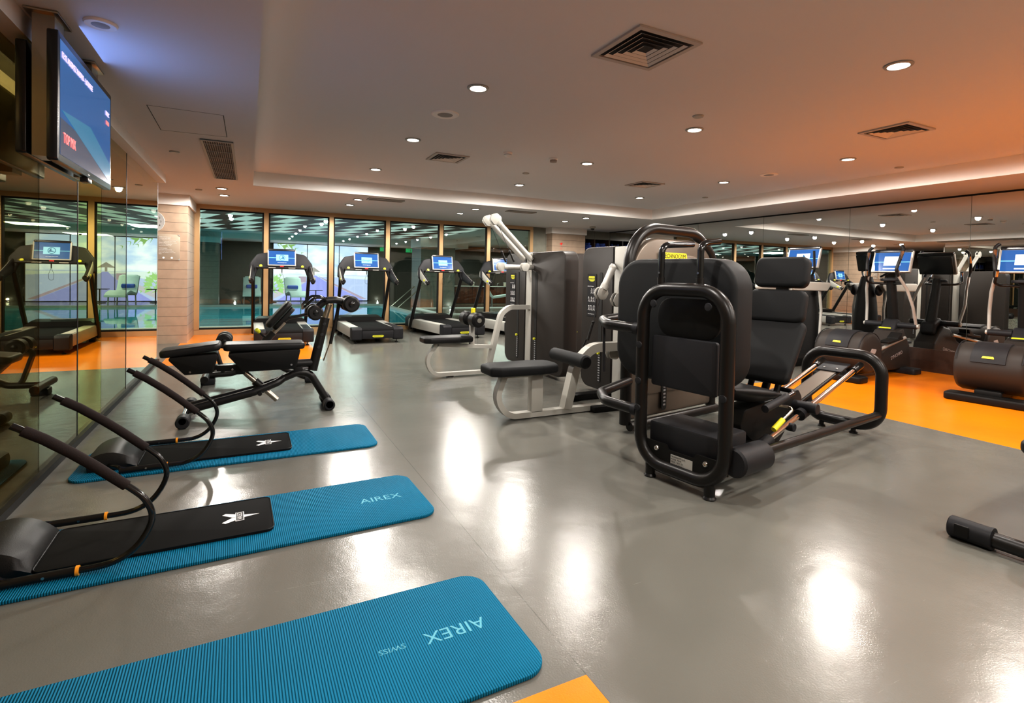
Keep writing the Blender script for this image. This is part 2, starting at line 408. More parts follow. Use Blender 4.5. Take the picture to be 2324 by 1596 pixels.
# wall with the towel niche between right pillar and mirror
g = G()
g.box(8.08, MX+.01, GY, GY+.1, 2.36, CH); g.box(8.08, MX+.01, GY, GY+.1, 0, 1.25)
g.box(6.62, 7.05, GY, GY+.1, 0, CH)
struct(g.obj('wall_back_niche', 'niche_tile'))
nr = thing('towel_shelf', 'dark recessed shelf unit filled with rolled blue towels beyond the right pillar', 'shelf')
g = G(); g.box(8.08, MX, GY+.42, GY+.44, 1.2, 2.4)
g.obj('back_panel', 'slot_black', nr)
for z in (1.25, 1.66, 2.07): G().box(8.08, MX-.03, GY+.02, GY+.42, z-.02, z).obj('shelf_board', 'dark_wood', nr)
for x in (8.08, 8.60, 9.07): G().box(x, x+.03, GY+.02, GY+.42, 1.25, 2.36).obj('divider', 'dark_wood', nr)
G().box(8.08, MX, GY+.02, GY+.42, 2.36, 2.38).obj('top_board', 'dark_wood', nr)
# rolled towels
def make_towel():
    g = G(); g.cyl((0,0,0), (0,.34,0), .0335, n=14, bev=.01)
    o = g.obj('rolled_towel', 'towel_blue')
    sp = [V((.028*(1-k/26)*cos(k*.75), -.002, .028*(1-k/26)*sin(k*.75))) for k in range(24)]
    G().tube(sp, .004, n=5).obj('fold_edge', 'towel_blue', o)
    return o
t0 = make_towel(); first = True
tn = 0
wh = {0: 'first stack from the pillar', 1: 'second stack from the pillar', 2: 'third stack from the pillar', 3: 'last stack by the mirror'}
for zi, z in enumerate((2.07, 1.66)):
    for k, x in enumerate((8.135, 8.372, 8.665, 8.878)):
        for row in range(3):
            for c in range(3-row):
                o = t0 if first else copy_tree(t0)
                first = False
                o.location = (x+.015+c*.072+row*.036, GY+.05, z+.037+row*.064)
                tag(o, 'rolled blue towel on the %s shelf, %s' % (('upper', 'lower')[zi], wh[k]), 'towel', 'rolled towels on the %s shelf, %s' % (('upper', 'lower')[zi], wh[k]))

# mirror panels
seams = [-1.3, .40, 2.10, 3.80, 5.48, 7.155, 8.86, 10.55, GY-.02]
names = ['behind the camera end', 'nearest the camera', 'behind the nearer elliptical trainer', 'behind the farther elliptical trainer', 'behind the leg press back pads', 'behind the leg press foot plate', 'next to the last one', 'last before the towel shelf']
for i, (a, b) in enumerate(zip(seams, seams[1:])):
    if b < 1: continue
    o = G().box(MX, MX+.01, a+.003, b-.003, .34, 2.565).obj('mirror_panel', 'mirror', flat=True)
    tag(o, 'tall wall mirror panel, %s' % names[i], 'mirror', 'mirror panels along the right wall')
struct(G().box(MX-.01, MX+.012, FRONT, GY, .16, .34).obj('trim_2', 'dark_wood'))
struct(G().box(MX-.012, MX+.012, FRONT, GY, 2.562, CH).obj('trim_3', 'dark_plastic'))

# pool glass wall: frame, mullions, panes
mx_ = [-.96, .32, 1.61, 2.84, 4.12, 5.36, 6.62]
g = G(); g.box(-.96, 6.62, GY-.04, GY+.06, 2.50, CH); struct(g.obj('trim_4', 'brass_frame'))
g = G(); g.box(-.96, 6.62, GY-.04, GY+.06, 0, .10); struct(g.obj('trim_5', 'brass_frame'))
for i, x in enumerate(mx_):
    a, b = (x, x+.09) if i == 0 else ((x-.09, x) if i == 6 else (x-.045, x+.045))
    struct(G().box(a, b, GY-.05, GY+.06, .1, 2.5).obj('trim_%d' % (6+i), 'brass_frame'))
for i, (a, b) in enumerate(zip(mx_, mx_[1:])):
    w = struct(G().box(a+.07, b-.07, GY, GY+.008, .12, 2.48).obj('window_%d' % (i+1), 'pane', flat=True))
    g = G()
    for p in ((a+.045,a+.075,.1,2.5), (b-.075,b-.045,.1,2.5)): g.box(p[0], p[1], GY-.012, GY+.02, p[2], p[3])
    g.box(a+.075, b-.075, GY-.012, GY+.02, 2.47, 2.5); g.box(a+.075, b-.075, GY-.012, GY+.02, .1, .13)
    g.obj('window_frame', 'dark_plastic', w)

# left smoked glass wall
ls = [-2.5, -.6, 1.3, 3.1, 4.12, 4.92, 5.62, 6.65, 8.72]
for i, (a, b) in enumerate(zip(ls, ls[1:])):
    o = struct(G().box(LX-.01, LX, a+.004, b-.004, .045, 2.475).obj('window_%d' % (10+i), 'smoked_clear' if b < 4.3 else 'smoked_yellow' if b == 5.62 else ('smoked_glass' if i % 2 else 'smoked_glass_b'), flat=True))
    if i % 3 == 2: o.rotation_euler = (0,0,0)
for y in (4.92, 6.65): struct(G().box(LX-.06, LX+.002, y-.009, y+.009, .045, 2.475).obj('trim_%d' % int(y*10), 'dark_plastic'))
struct(G().box(LX-.012, LX+.002, 8.712, 8.735, 0, 2.475).obj('trim_20', 'silver_paint'))
# the dim room beyond the smoked glass
struct(G().box(-3.05, -2.95, FRONT, 8.0, 0, CH).obj('wall_left_inner', 'pool_tile_pale'))
for y in (1.5, 4.5):
    l = bpy.data.lights.new('side_room_fill', 'AREA'); l.energy = 24; l.size = .6; l.color = (1,.88,.6)  # unseen lamps added to brighten the room behind the glass
    q = bpy.data.objects.new('side_room_fill', l); C.objects.link(q); q.location = (-2.3, y, 2.5)
o = G().box(-1.44, -1.41, 1.0, 4.95, 2.46, 2.53).obj('reflection_strip', 'strip_glow'); tag(o, 'white glowing strip standing in for a reflection in the smoked glass wall', 'light')  # added glowing strip, stands in for a bright streak reflected in the glass

# ------------------------------------------------------------------ ceiling fittings
def spot(loc, e, size=180, blend=.27, col=(1,.945,.88), rad=.045, parent=None):
    l = bpy.data.lights.new('downlight_lamp', 'SPOT'); l.energy = e; l.spot_size = radians(size); l.spot_blend = blend; l.color = col; l.shadow_soft_size = rad
    o = bpy.data.objects.new('downlight_lamp', l); C.objects.link(o); o.location = loc
    if parent: o.parent = parent
    return o
def make_downlight():
    r = thing('downlight', '', 'light')
    G().lathe([(.062,0),(.086,0),(.088,-.004),(.084,-.009),(.066,-.011),(.062,-.004)], (0,0,0), Z, 28).obj('trim_ring', 'silver_paint', r)
    G().cyl((0,0,-.001), (0,0,-.006), .06, n=28).obj('lens', 'lamp', r)
    return r
d0 = make_downlight(); used = False
def downlight(x, y, z, label, e, grp):
    global used
    o = copy_tree(d0) if used else d0; used = True
    o.location = (x, y, z-.001); tag(o, label, 'light', grp)
    spot((0,0,-.03), e, parent=o)
rows = {1.63: 'left row', 3.97: 'middle row', 6.48: 'right row'}
ordn = ['behind the camera', 'overhead out of view', 'nearest the camera', 'second from the camera', 'third from the camera', 'farthest from the camera']
for x in rows:
    for i, y in enumerate((-1.5, .2, 2.1, 3.95, 5.82, 7.76)):
        downlight(x, y, TR, 'downlight in the raised ceiling, %s, %s' % (rows[x], ordn[i]), 62, 'downlights in the raised ceiling')
for x, w in ((-.39, 'over the orange floor by the left pillar'), (1.71, 'over the second treadmill'), (3.94, 'over the third treadmill'), (6.52, 'in front of the right pillar')):
    for y, v in ((9.55, 'nearer the tray edge'), (10.4, 'nearer the pool glass')):
        downlight(x, y, CH, 'small low ceiling downlight %s, %s' % (w, v), 34, 'downlights in the low ceiling')

def vent(x, y, z, s, label, rz=0):
    r = thing('ceiling_vent', label, 'vent', (x, y, z), rz, 'square ceiling diffusers')
    g = G()
    h = s/2; t = .035
    for a, b, c, d in ((-h,h,-h,-h+t), (-h,h,h-t,h), (-h,-h+t,-h+t,h-t), (h-t,h,-h+t,h-t)): g.box(a, b, c, d, -.014, -.001)
    g.obj('frame', 'vent_grey', r)
    G().box(-h+.02, h-.02, -h+.02, h-.02, -.003, -.0005).obj('backing', 'vent_dark', r)
    for k in range(4):
        q = h-.06-k*(h-.05)/4.6; w = .02
        g = G()
        for ang in range(4):
            R = Matrix.Rotation(ang*pi/2, 4, 'Z')
            P = [R @ V(p) for p in ((-q,-q,-.018),(q,-q,-.018),(q-w,-q+w,-.007),(-q+w,-q+w,-.007))]
            quad(g.bm, P)
        o = g.obj('louvre_ring', 'louvre', r, flat=True)
    return r
vent(2.30, 2.74, TR, .50, 'large square louvred ceiling vent nearest the camera')
vent(2.27, 6.48, TR, .44, 'square louvred ceiling vent over the cable machines, far left')
vent(5.65, 2.99, TR, .46, 'square louvred ceiling vent over the elliptical trainers')
vent(5.62, 6.62, TR, .44, 'square louvred ceiling vent at the far right of the raised ceiling')
def linear_vent(x0, x1, y0, y1, label, n, along):
    r = thing('linear_vent', label, 'vent', ((x0+x1)/2, (y0+y1)/2, CH)); a, b = (x1-x0)/2, (y1-y0)/2
    G().box(-a, a, -b, b, -.006, -.001).obj('backing', 'vent_dark', r)
    g = G(); t = .022
    for p in ((-a,a,-b,-b+t), (-a,a,b-t,b), (-a,-a+t,-b+t,b-t), (a-t,a,-b+t,b-t)): g.box(*p, -.016, -.004)
    g.obj('frame', 'light_grey', r)
    g = G()
    if along == 'y':
        for k in range(n): xx = -a+t+(k+.5)*(2*a-2*t)/n; g.box(xx-.002, xx+.002, -b+t, b-t, -.013, -.006)
        for k in range(7): yy = -b+(k+.5)*2*b/7; g.box(-a+t, a-t, yy-.004, yy+.004, -.014, -.006)
    else:
        for k in range(n): yy = -b+t+(k+.5)*(2*b-2*t)/n; g.box(-a+t, a-t, yy-.004, yy+.004, -.013, -.006)
    g.obj('grille', 'vent_grey', r)
linear_vent(-.44, -.15, 6.05, 8.48, 'long rectangular grille in the low ceiling near the television', 12, 'y')
linear_vent(1.83, 2.45, 9.2, 9.42, 'flat slot vent in the low ceiling over the second treadmill', 5, 'x')
linear_vent(4.55, 5.16, 9.3, 9.5, 'flat slot vent in the low ceiling over the fourth treadmill', 5, 'x')
def disc(name, x, y, z, r, label, cat, mt='white_paint', grp=None, cone=True):
    t = thing(name, label, cat, (x, y, z), 0, grp)
    G().lathe([(r,0),(r,-.006),(r*.93,-.014),(r*.86,-.012)], (0,0,0), Z, 28).obj('rim', mt, t)
    G().lathe([(r*.86,-.006),(r*.8,-.010),(r*.3,-.014),(.001,-.015)], (0,0,0), Z, 28).obj('grille', 'speaker_grille', t)
    return t
disc('ceiling_speaker', 1.63, 4.74, TR, .13, 'round speaker grille in the raised ceiling between two left downlights', 'speaker')
disc('ceiling_speaker', 6.52, 5.07, TR, .12, 'round speaker grille in the raised ceiling toward the mirror wall', 'speaker')
disc('ceiling_speaker', -.71, 3.50, CH, .075, 'small round speaker in the low ceiling beside the television', 'speaker')
for x, y, z, l in ((3.67,3.61,TR,'small round blanking cap above the middle downlight'), (3.60,6.84,TR,'small round cap in the raised ceiling beyond the detectors'), (7.47,3.9,TR,'small round cap by the right edge of the raised ceiling'), (7.41,7.07,TR,'small round cap far down the right edge of the raised ceiling'), (-.74,6.88,CH,'small round cap in the low ceiling left of the long grille'), (-.73,9.91,CH,'small round cap in the low ceiling over the orange floor'), (7.71,11.0,CH,'small round cap in the low ceiling beside the right pillar')):
    t = thing('blanking_cap', l, 'sensor', (x, y, z), 0, 'small round blanking caps in the ceiling')  # plain round blanking caps set in the ceiling
    G().lathe([(.05,0),(.05,-.008),(.044,-.014),(.001,-.015)], (0,0,0), Z, 20).obj('cap', 'light_grey', t)
def detector(x, y, label, kind):
    t = thing('smoke_detector', label, 'detector', (x, y, TR))
    G().lathe([(.055,0),(.055,-.012),(.048,-.02)], (0,0,0), Z, 22).obj('base', 'white_paint', t)
    if kind: G().lathe([(.046,-.02),(.05,-.035),(.03,-.055),(.012,-.06),(.001,-.06)], (0,0,0), Z, 22).obj('sensor_dome', 'white_paint', t); G().lathe([(.0485,-.028),(.0505,-.032),(.0485,-.036)], (0,0,0), Z, 22).obj('slot_band', 'grey_print', t)
    else: G().lathe([(.046,-.02),(.046,-.045),(.04,-.05),(.001,-.05)], (0,0,0), Z, 8).obj('sensor_body', 'speaker_grille', t)
detector(2.81, 5.82, 'white domed smoke detector in the middle of the raised ceiling', 1)
detector(3.45, 5.81, 'squat grey ceiling sensor right of the smoke detector', 0)
t = thing('security_camera', 'small dome security camera on the low ceiling by the right pillar', 'camera', (7.75, 11.05, CH))
G().lathe([(.075,0),(.075,-.04),(.06,-.05)], (0,0,0), Z, 24).obj('base', 'light_grey', t)
G().ball((0,0,-.055), .05, (1,1,.8)).obj('dome', 'screen_bezel', t)
# access hatch lines
g = G()
for a, b in (((-.73,5.05),(-.74,5.88)), ((-.20,5.05),(-.20,5.85)), ((-.73,5.05),(-.20,5.05)), ((-.74,5.88),(-.2,5.85))):
    g.tube([(*a, CH-.0006), (*b, CH-.0006)], .0012 if a[0] != b[0] and abs(a[0]-b[0]) > .1 else .003, n=4)
struct(g.obj('trim_21', 'vent_dark'))

# ------------------------------------------------------------------ television on two posts
for y, l in ((3.56, 'near'), (4.27, 'far')):
    t = thing('ceiling_post', 'brushed steel ceiling post carrying the television, %s one' % l, 'post', (-.94, y, 0), 0, 'steel television posts')
    G().box(-.045, .045, -.075, .075, 1.86, CH-.012).obj('post', 'steel', t)
    G().box(-.07, .07, -.12, .12, CH-.014, CH-.001, .004).obj('ceiling_plate', 'steel', t)
def tv(x, y0, y1, z0, z1, face, label):
    t = thing('television', label, 'television', (x, (y0+y1)/2, (z0+z1)/2)); a, b = (y1-y0)/2, (z1-z0)/2
    s = face
    G().prism(rect(-a, a, -b, b, .015), .045, (0,0,0) if s > 0 else (-.045,0,0), Y, Z, .006).obj('bezel', 'screen_bezel', t)
    if s > 0:
        xx = .0455
        def pl(poly, mt, nm, d=0): return G().prism(poly, .0008, (xx+d, 0, 0), Y, Z).obj(nm, mt, t, flat=True)
        w, h = a-.03, b-.035
        sc = pl(rect(-w, w, -h, h), 'tv_screen', 'screen')
        pl([(-w,-h),(w,-h),(w,-h*.55),(w*.4,-h*.45),(-w,-.10)], 'tv_lower', 'picture_floor', .001)
        pl([(-w+.02,-.06),(w*.05,-.02),(w,-h*.55),(w,-h*.98)], 'tv_teal', 'picture_step', .0018)
        text('12:12 ALKIMEZ RADYO - LOUNGE', .045, 'tv_text', t, (xx+.003, -.22, h-.07), Y, Z, sx=.85)
        text('TOP MIX', .075, 'tv_text_red', t, (xx+.003, -w+.15, -h+.09), Y, Z, sx=.7)
        text('MUSIC', .04, 'tv_text', t, (xx+.003, w-.09, h-.12), Y, Z, sx=.8)
        G().prism(rect(w-.13, w-.05, h-.19, h-.165), .0008, (xx+.003,0,0), Y, Z).obj('red_mark', 'tv_text_red', t, flat=True)
        G().box(.01, .05, -.03, .05, -b-.03, -b-.002, .004).obj('sensor_bar', 'screen_bezel', t)
        G().box(.045, .047, -.02, .02, -b+.012, -b+.018).obj('maker_badge', 'grey_print', t)
    if s > 0:
        l = bpy.data.lights.new('screen_fill', 'AREA'); l.shape = 'RECTANGLE'; l.size = 1.0; l.size_y = .55; l.energy = 3.2; l.color = (.25,.42,1.)  # extra blue lamp added to carry the screen's tint onto the ceiling
        q = bpy.data.objects.new('screen_fill', l); C.objects.link(q); q.parent = t; q.location = (.06,0,0); q.rotation_euler = (pi/2, 0, pi/2); q.rotation_euler = (0, -pi/2, 0)
    G().box(-.04 if s > 0 else 0, 0 if s > 0 else .03, -.35, .35, -.12, .12, .01).obj('wall_mount', 'dark_plastic', t)
    return t
tv(-.885, 3.32, 4.43, 1.82, 2.455, 1, 'flat screen television showing a blue music channel beside the smoked glass')
tv(-1.01, 3.50, 4.50, 1.87, 2.44, -1, 'flat screen television facing the smoked glass, back to back with the lit one')

# ------------------------------------------------------------------ clock and notices on the left pillar
c = thing('wall_clock', 'round white wall clock high on the left pillar', 'clock', (-1.48, 10.795, 2.10))
G().lathe([(.183,0),(.186,.012),(.182,.018),(.176,.016)], (0,0,0), -Y, 36).obj('rim', 'clock_rim', c)
G().lathe([(.177,.012),(.001,.013)], (0,0,0), -Y, 36).obj('dial', 'clock_face', c)
for h in range(1, 13):
    a = h*pi/6; text(str(h), .046, 'black_print', c, (.13*sin(a), -.016, .13*cos(a)), X, Z, 'numeral')
for a, l, w in ((1.75, .085, .009), (.1, .13, .006)):
    G().tube([(0,-.019,0), (l*sin(a),-.019,l*cos(a))], w/2, n=6).obj('clock_hand', 'black_print', c)
for k, x in enumerate((-1.24, -1.68)):
    s = thing('notice_board', 'clear acrylic rules notice below the clock, %s one' % ('right', 'left')[k], 'sign', (x, 10.795, 1.67), 0, 'acrylic notices below the clock')
    G().prism(rect(-.17, .17, -.22, .22, .004), .006, (0,0,0), X, Z, .001).obj('plate', 'acrylic', s)
    for q, (u, v) in enumerate(((-.17,.22),(.17,.22),(.17,-.22),(-.17,-.22))):
        su, sv = -1 if u > 0 else 1, -1 if v > 0 else 1
        G().prism([(u,v),(u+su*.035,v),(u,v+sv*.035)], .004, (0,-.006,0), X, Z).obj('corner_clip', 'silver_paint', s)
    L = ['FITNESS CENTRE RULES', 'Please wear sports shoes', 'Use a towel on the machines at all times', 'Return all weights after your training', 'Children under 16 may not use the gym', 'Do not move the equipment', 'Please ask the staff for help', '', 'FITNESS REGELN', 'Bitte tragen Sie Sportschuhe', 'Bitte benutzen Sie ein Handtuch', 'Kinder unter 16 Jahren nicht erlaubt', 'Danke']
    for i, ln in enumerate(L):
        if ln: text(ln, .0165, 'white_print', s, (-.14, -.0075, .17-i*.024), X, Z, align='LEFT', ext=.0003)
    for u in (-.07, .05): G().cyl((u,-.006,-.185), (u,-.009,-.185), .016, n=16).obj('emblem', 'white_print', s)
# red arrow mark on right pillar
t = thing('painted_mark', 'small red painted mark on the right pillar', 'sign', (7.33, 11.848, 2.14))
G().prism([(-.05,.02),(-.015,.055),(.03,.06),(.045,.03),(.02,.012),(.01,-.02),(-.01,0)], .001, (0,0,0), X, Z).obj('arrow', 'red_print', t, flat=True)
G().tube([(.03*cos(k*pi/8), -.001, -.085+.035*sin(k*pi/8)) for k in range(16)], .003, n=4, closed=True).obj('ring', 'red_print', t)

# ------------------------------------------------------------------ exercise mats
def exercise_mat(x0, x1, y0, y1, label, txt, rz=0, ty=0., flip=False):
    cx, cy = (x0+x1)/2, (y0+y1)/2; a, b = (x1-x0)/2, (y1-y0)/2
    t = thing('exercise_mat', label, 'exercise mat', (cx, cy, 0), rz)
    G().prism(rect(-a, a, -b, b, .09, 8), .0145, (0,0,.001), X, Y, .003).obj('foam_sheet', 'mat_blue', t)
    if txt:
        U, W = (X, Y) if not flip else (-X, -Y)
        text('AIREX', .085, 'mat_print', t, (ty, (.0 if not flip else -.0), .0158), U, W, ext=.0002)
        if flip: text('SWISS', .035, 'mat_print', t, (ty-.23, 0, .0158), U, W, ext=.0002)
    return t
exercise_mat(-.98, .90, 1.44, 2.06, 'blue ribbed exercise mat with rounded corners nearest the camera', True, .02, .72, True)
exercise_mat(-.95, .92, 2.66, 3.28, 'blue ribbed exercise mat in the middle under the nearer abdominal roller', True, .03, .70)
exercise_mat(-.97, .89, 3.95, 4.56, 'blue ribbed exercise mat farthest away under the second abdominal roller', False, 0, .7)

def make_ab_roller():
    r = thing('abdominal_roller', '', 'ab roller')
    zt = .018
    # board with the logo; x grows away from head cushion
    G().prism(rect(-.62, .30, -.205, .205, .035), .014, (0,0,zt-.002), X, Y, .004).obj('back_board', 'black_board', r)
    bd = G(); bd.tube([(*p, zt+.012) for p in rect(-.62, .30, -.205, .205, .035)], .003, n=5, closed=True); bd.obj('board_seam', 'black_vinyl', r)
    lg = G(); zz = zt+.0125
    for s in (1, -1): lg.prism([(-.045,s*.045),(-.03,s*.06),(.06,s*.012),(.06,s*-.002),(.0,s*.003)], .0012, (.115,0,zz), X, Y)
    lg.prism([(.04,-.018),(.04,.018),(.125,0)], .0012, (.115,0,zz), X, Y)
    lg.obj('star_logo', 'white_print', r, flat=True)
    G().prism(rect(.015, .055, -.052, .052), .0014, (.115,0,zz+.001), X, Y).obj('logo_plate', 'white_print', r, flat=True)
    G().prism(rect(.019, .051, -.048, .048), .0014, (.115,0,zz+.0018), X, Y).obj('logo_field', 'black_print', r, flat=True)
    text('VALEO', .033, 'white_print', r, (.15, 0, zz+.0042), Y, -X, 'logo_lettering', ext=.0004, sx=.82)
    # head cushion
    g = G(); rings = []
    for k in range(9):
        u = k/8; x = -.88+.26*u; h = .045+.075*sin(pi*min(1, .12+u*.95))**.7 if u < 1 else .03
        rings.append([V((x, -.19, zt)), V((x, -.205, zt+h*.45)), V((x, -.18, zt+h*.93)), V((x, -.09, zt+h)), V((x, .09, zt+h)), V((x, .18, zt+h*.93)), V((x, .205, zt+h*.45)), V((x, .19, zt))])
    g.loft(rings).obj('head_cushion', 'black_vinyl', r, sharp=50)
    for s in (-1, 1):
        y = s*.275
        p = [(-.80,y*.55,.05),(-.72,y*.9,.055),(-.66,y,.04),(-.46,y,.036),(-.33,y,.045),(-.245,y,.10),(-.195,y,.20),(-.215,y,.285),(-.28,y,.36),(-.47,y,.53),(-.60,y,.625),(-.66,y,.665)]
        G().tube(catmull(p, 5), .0135, n=12).obj('side_tube', 'gloss_tube', r)
        q = [(-.285,y,.364),(-.40,y,.47),(-.47,y,.53),(-.56,y,.60),(-.625,y,.642)]
        G().tube(q, .021, fil=.1, n=14).obj('foam_grip', 'foam', r)
        G().tube([(-.70,y,.036),(-.45,y,.036)], .0175, n=12).obj('joint_sleeve', 'black_tube', r)
        G().lathe([(.0205,-.006),(.0205,.006)], (-.452,y,.036), X, 14).obj('orange_clip', 'orange_clip', r)
        G().cyl((-.56,y-.019,.038), (-.56,y+.019,.038), .006, n=8).obj('bolt', 'screw', r)
    return r
a = make_ab_roller(); a.location = (-.18, 3.02, 0); a.rotation_euler = (0,0,.02); a.name = 'abdominal_roller'
tag(a, 'black abdominal roller with foam grips on the middle blue mat, nearer the camera', 'ab roller', 'abdominal rollers on the mats')
b = copy_tree(a); b.location = (-.01, 4.27, 0); b.rotation_euler = (0,0,0)
tag(b, 'black abdominal roller with foam grips on the farthest blue mat', 'ab roller', 'abdominal rollers on the mats')

# ------------------------------------------------------------------ adjustable abdominal bench (front) and back extension bench (behind)
def pad(L, W, H, r=.05, bev=.028):
    return rect(-L/2, L/2, -W/2, W/2, r)
t = thing('abdominal_bench', 'black adjustable abdominal bench with two long pads in front of the treadmills', 'exercise bench', (0, 5.35, 0))
# pads
def cushion(g, x0, x1, z0, z1, w, th, r=.05, bev=.022):
    L = sqrt((x1-x0)**2+(z1-z0)**2); U = V((x1-x0, 0, z1-z0)).normalized()
    return g.prism(rect(0, L, -w/2, w/2, r), th, (x0, 0, z0), U, Y, bev, 4)
cushion(G(), -.66, -.21, .545, .60, .30, .062).obj('seat_pad', 'black_vinyl', t)
cushion(G(), -.195, .475, .585, .58, .28, .062).obj('back_pad', 'black_vinyl', t)
for x0, x1, a, z in ((-.62, -.23, -.5, .54), (-.175, .44, -.1, .555)):
    g = G()
    g.prism(arc_poly([(x0,z+.01),(x1,z+.03),(x1-.04,.40),(x0+.14,.395)], .02), .24, (0,.12,0), X, Z, .01).obj('pad_shell', 'dark_plastic', t)
for x, z in ((-.44,.42), (-.25,.42), (-.12,.425), (.36,.44)): G().cyl((x,-.124,z), (x,-.116,z), .009, n=10).obj('screw_head', 'screw', t)
G().box(-.35, .50, -.03, .03, .395, .45, .008).obj('main_beam', 'bench_tube', t)
G().cyl((.40,0,.43), (.57,0,.43), .038, bev=.004).obj('beam_end', 'bench_tube', t)
# upright mast, chrome insert and head
G().tube([(.555,0,.36),(.665,0,.86)], .043, n=16).obj('mast', 'bench_tube', t)
G().tube([(.66,0,.85),(.70,0,.99)], .027, n=16).obj('mast_insert', 'steel', t)
for z in (.80, .70, .58): G().cyl((.555+.22*(z-.36),-.045,z), (.555+.22*(z-.36),.0,z), .017, n=14, bev=.003).obj('height_hole', 'slot_black', t)
G().tube([(.60,0,.955),(.66,0,1.03),(.76,0,1.035),(.90,0,1.0)], [.028]*19, fil=.08, n=14, fn=8).obj('head_arm', 'bench_tube', t) if False else G().tube([(.60,0,.965),(.66,0,1.025),(.76,0,1.03),(.90,0,1.0)], .034, fil=.08, n=14).obj('head_arm', 'bench_tube', t)
G().cyl((.885,-.16,.995), (.885,.16,.995), .014).obj('roller_axle', 'chrome', t)
for s in (-1, 1):
    y0, y1 = (.035, .155) if s > 0 else (-.155, -.035)
    G().cyl((.885,y0,.995), (.885,y1,.995), .078, n=28, bev=.018).obj('foot_roller', 'black_vinyl', t)
    G().ball((.885,s*.158,.995), .03, (1,.4,1)).obj('roller_cap', 'gloss_tube', t)
G().tube([(.66,-.04,1.02),(.63,-.13,1.06),(.55,-.15,1.06),(.47,-.14,.98),(.46,0,.95),(.47,.14,.98),(.55,.15,1.06),(.63,.13,1.06),(.66,.04,1.02)], .013, fil=.04, n=10).obj('hand_loop', 'gloss_tube', t)
G().tube([(.80,.04,1.0),(.72,.04,.60)], .016, n=10).obj('gas_strut', 'black_tube', t)
G().tube([(.735,.04,.66),(.655,.02,.44)], .007, n=8).obj('strut_rod', 'chrome', t)
# base frame
G().tube([(-.46,-.07,.085),(.05,-.07,.20),(.25,-.045,.27),(.30,0,.30)], .035, fil=.08, n=14).obj('base_rail', 'bench_tube', t)
G().tube([(-.46,.07,.085),(.05,.07,.20),(.25,.045,.27),(.30,0,.30)], .035, fil=.08, n=14).obj('base_rail', 'bench_tube', t)
G().tube([(.22,0,.265),(.42,0,.345),(.53,0,.335),(.68,0,.075)], .034, fil=.12, n=14, fn=8).obj('front_leg', 'bench_tube', t)
G().box(.385, .465, -.03, .03, .34, .43, .01).obj('pivot_bracket', 'bench_tube', t)
G().cyl((-.47,-.38,.065), (-.47,.38,.065), .027).obj('rear_crossbar', 'chrome', t)
G().cyl((.69,-.20,.058), (.69,.20,.058), .033).obj('front_crossbar', 'chrome', t)
for x, w, r_ in ((-.47,.38,.052), (.69,.20,.05)):
    for s in (-1, 1):
        a0, a1 = (w-.13, w) if s > 0 else (-w, -w+.13)
        G().cyl((x,a0,r_), (x,a1,r_), r_, n=24, bev=.008).obj('rubber_foot', 'charcoal', t)
# telescopic strut
G().tube([(-.06,0,.41),(.245,0,.10)], .024, n=14).obj('telescopic_strut', 'steel', t)
G().tube([(.06,0,.288),(.15,0,.197)], .037, n=14).obj('strut_clamp', 'bench_tube', t)
G().cyl((.10,-.12,.19), (.10,.12,.19), .018).obj('clamp_pin', 'bench_tube', t)
G().box(-.10, -.02, -.03, .03, .36, .41, .008).obj('strut_bracket', 'bench_tube', t)

t = thing('back_extension_bench', 'black back extension bench with tilted hip pad behind the abdominal bench', 'exercise bench', (0, 6.85, 0))
G().tube([(-.40,0,.10),(-.15,0,.11),(.02,0,.20),(.20,0,.52)], .033, fil=.10, n=14).obj('main_beam', 'bench_tube', t)
G().tube([(.15,0,.43),(.27,0,.57)], .04, n=14).obj('mast_sleeve', 'bench_tube', t)
G().tube([(.25,0,.545),(.385,0,.69)], .027, n=14).obj('mast_insert', 'steel', t)
G().tube([(.10,-.09,.60),(.16,-.02,.53)], .012, n=10).obj('adjust_knob_stem', 'bench_tube', t)
G().cyl((.085,-.11,.62), (.115,-.07,.585), .022, bev=.004).obj('adjust_knob', 'yellow_green', t)
g = G(); U = V((.26,0,.30)).normalized(); 
g.prism(rect(0, .38, -.15, .15, .07), .07, (.225,0,.62), U, Y, .03, 4); g.obj('hip_pad', 'black_vinyl', t)
g = G(); g.prism(rect(.03, .35, -.13, .13, .05), .04, (.225,0,.62), U, Y); 
o = g.obj('pad_shell', 'dark_plastic', t); o.location = (.045,0,-.04)
G().tube([(.37,0,.68),(.43,0,.735),(.72,0,.80)], .018, fil=.03, n=10).obj('roller_arm', 'bench_tube', t)
G().cyl((.72,-.2,.81), (.72,.2,.81), .013).obj('roller_axle', 'chrome', t)
for s in (-1, 1):
    y0, y1 = (.05, .19) if s > 0 else (-.19, -.05)
    G().cyl((.72,y0,.81), (.72,y1,.81), .092, n=28, bev=.02).obj('ankle_roller', 'black_vinyl', t)
    G().ball((.72,s*.19,.81), .034, (1,.4,1)).obj('roller_cap', 'gloss_tube', t)
    y0, y1 = (.03, .17) if s > 0 else (-.17, -.03)
    G().cyl((-.24,y0,.50), (-.24,y1,.50), .082, n=28, bev=.02).obj('foot_roller', 'black_vinyl', t)
    G().ball((-.24,s*.17,.50), .03, (1,.4,1)).obj('roller_cap', 'gloss_tube', t)
G().tube([(-.24,0,.50),(-.34,0,.43),(-.26,0,.16),(-.22,0,.11)], .025, fil=.05, n=12).obj('foot_arm', 'bench_tube', t)
G().cyl((-.42,-.28,.10), (-.42,.28,.10), .04, bev=.004).obj('rear_crossbar', 'bench_tube', t)
G().box(-.47, -.33, -.07, .07, .0, .07, .012).obj('rear_foot', 'charcoal', t)
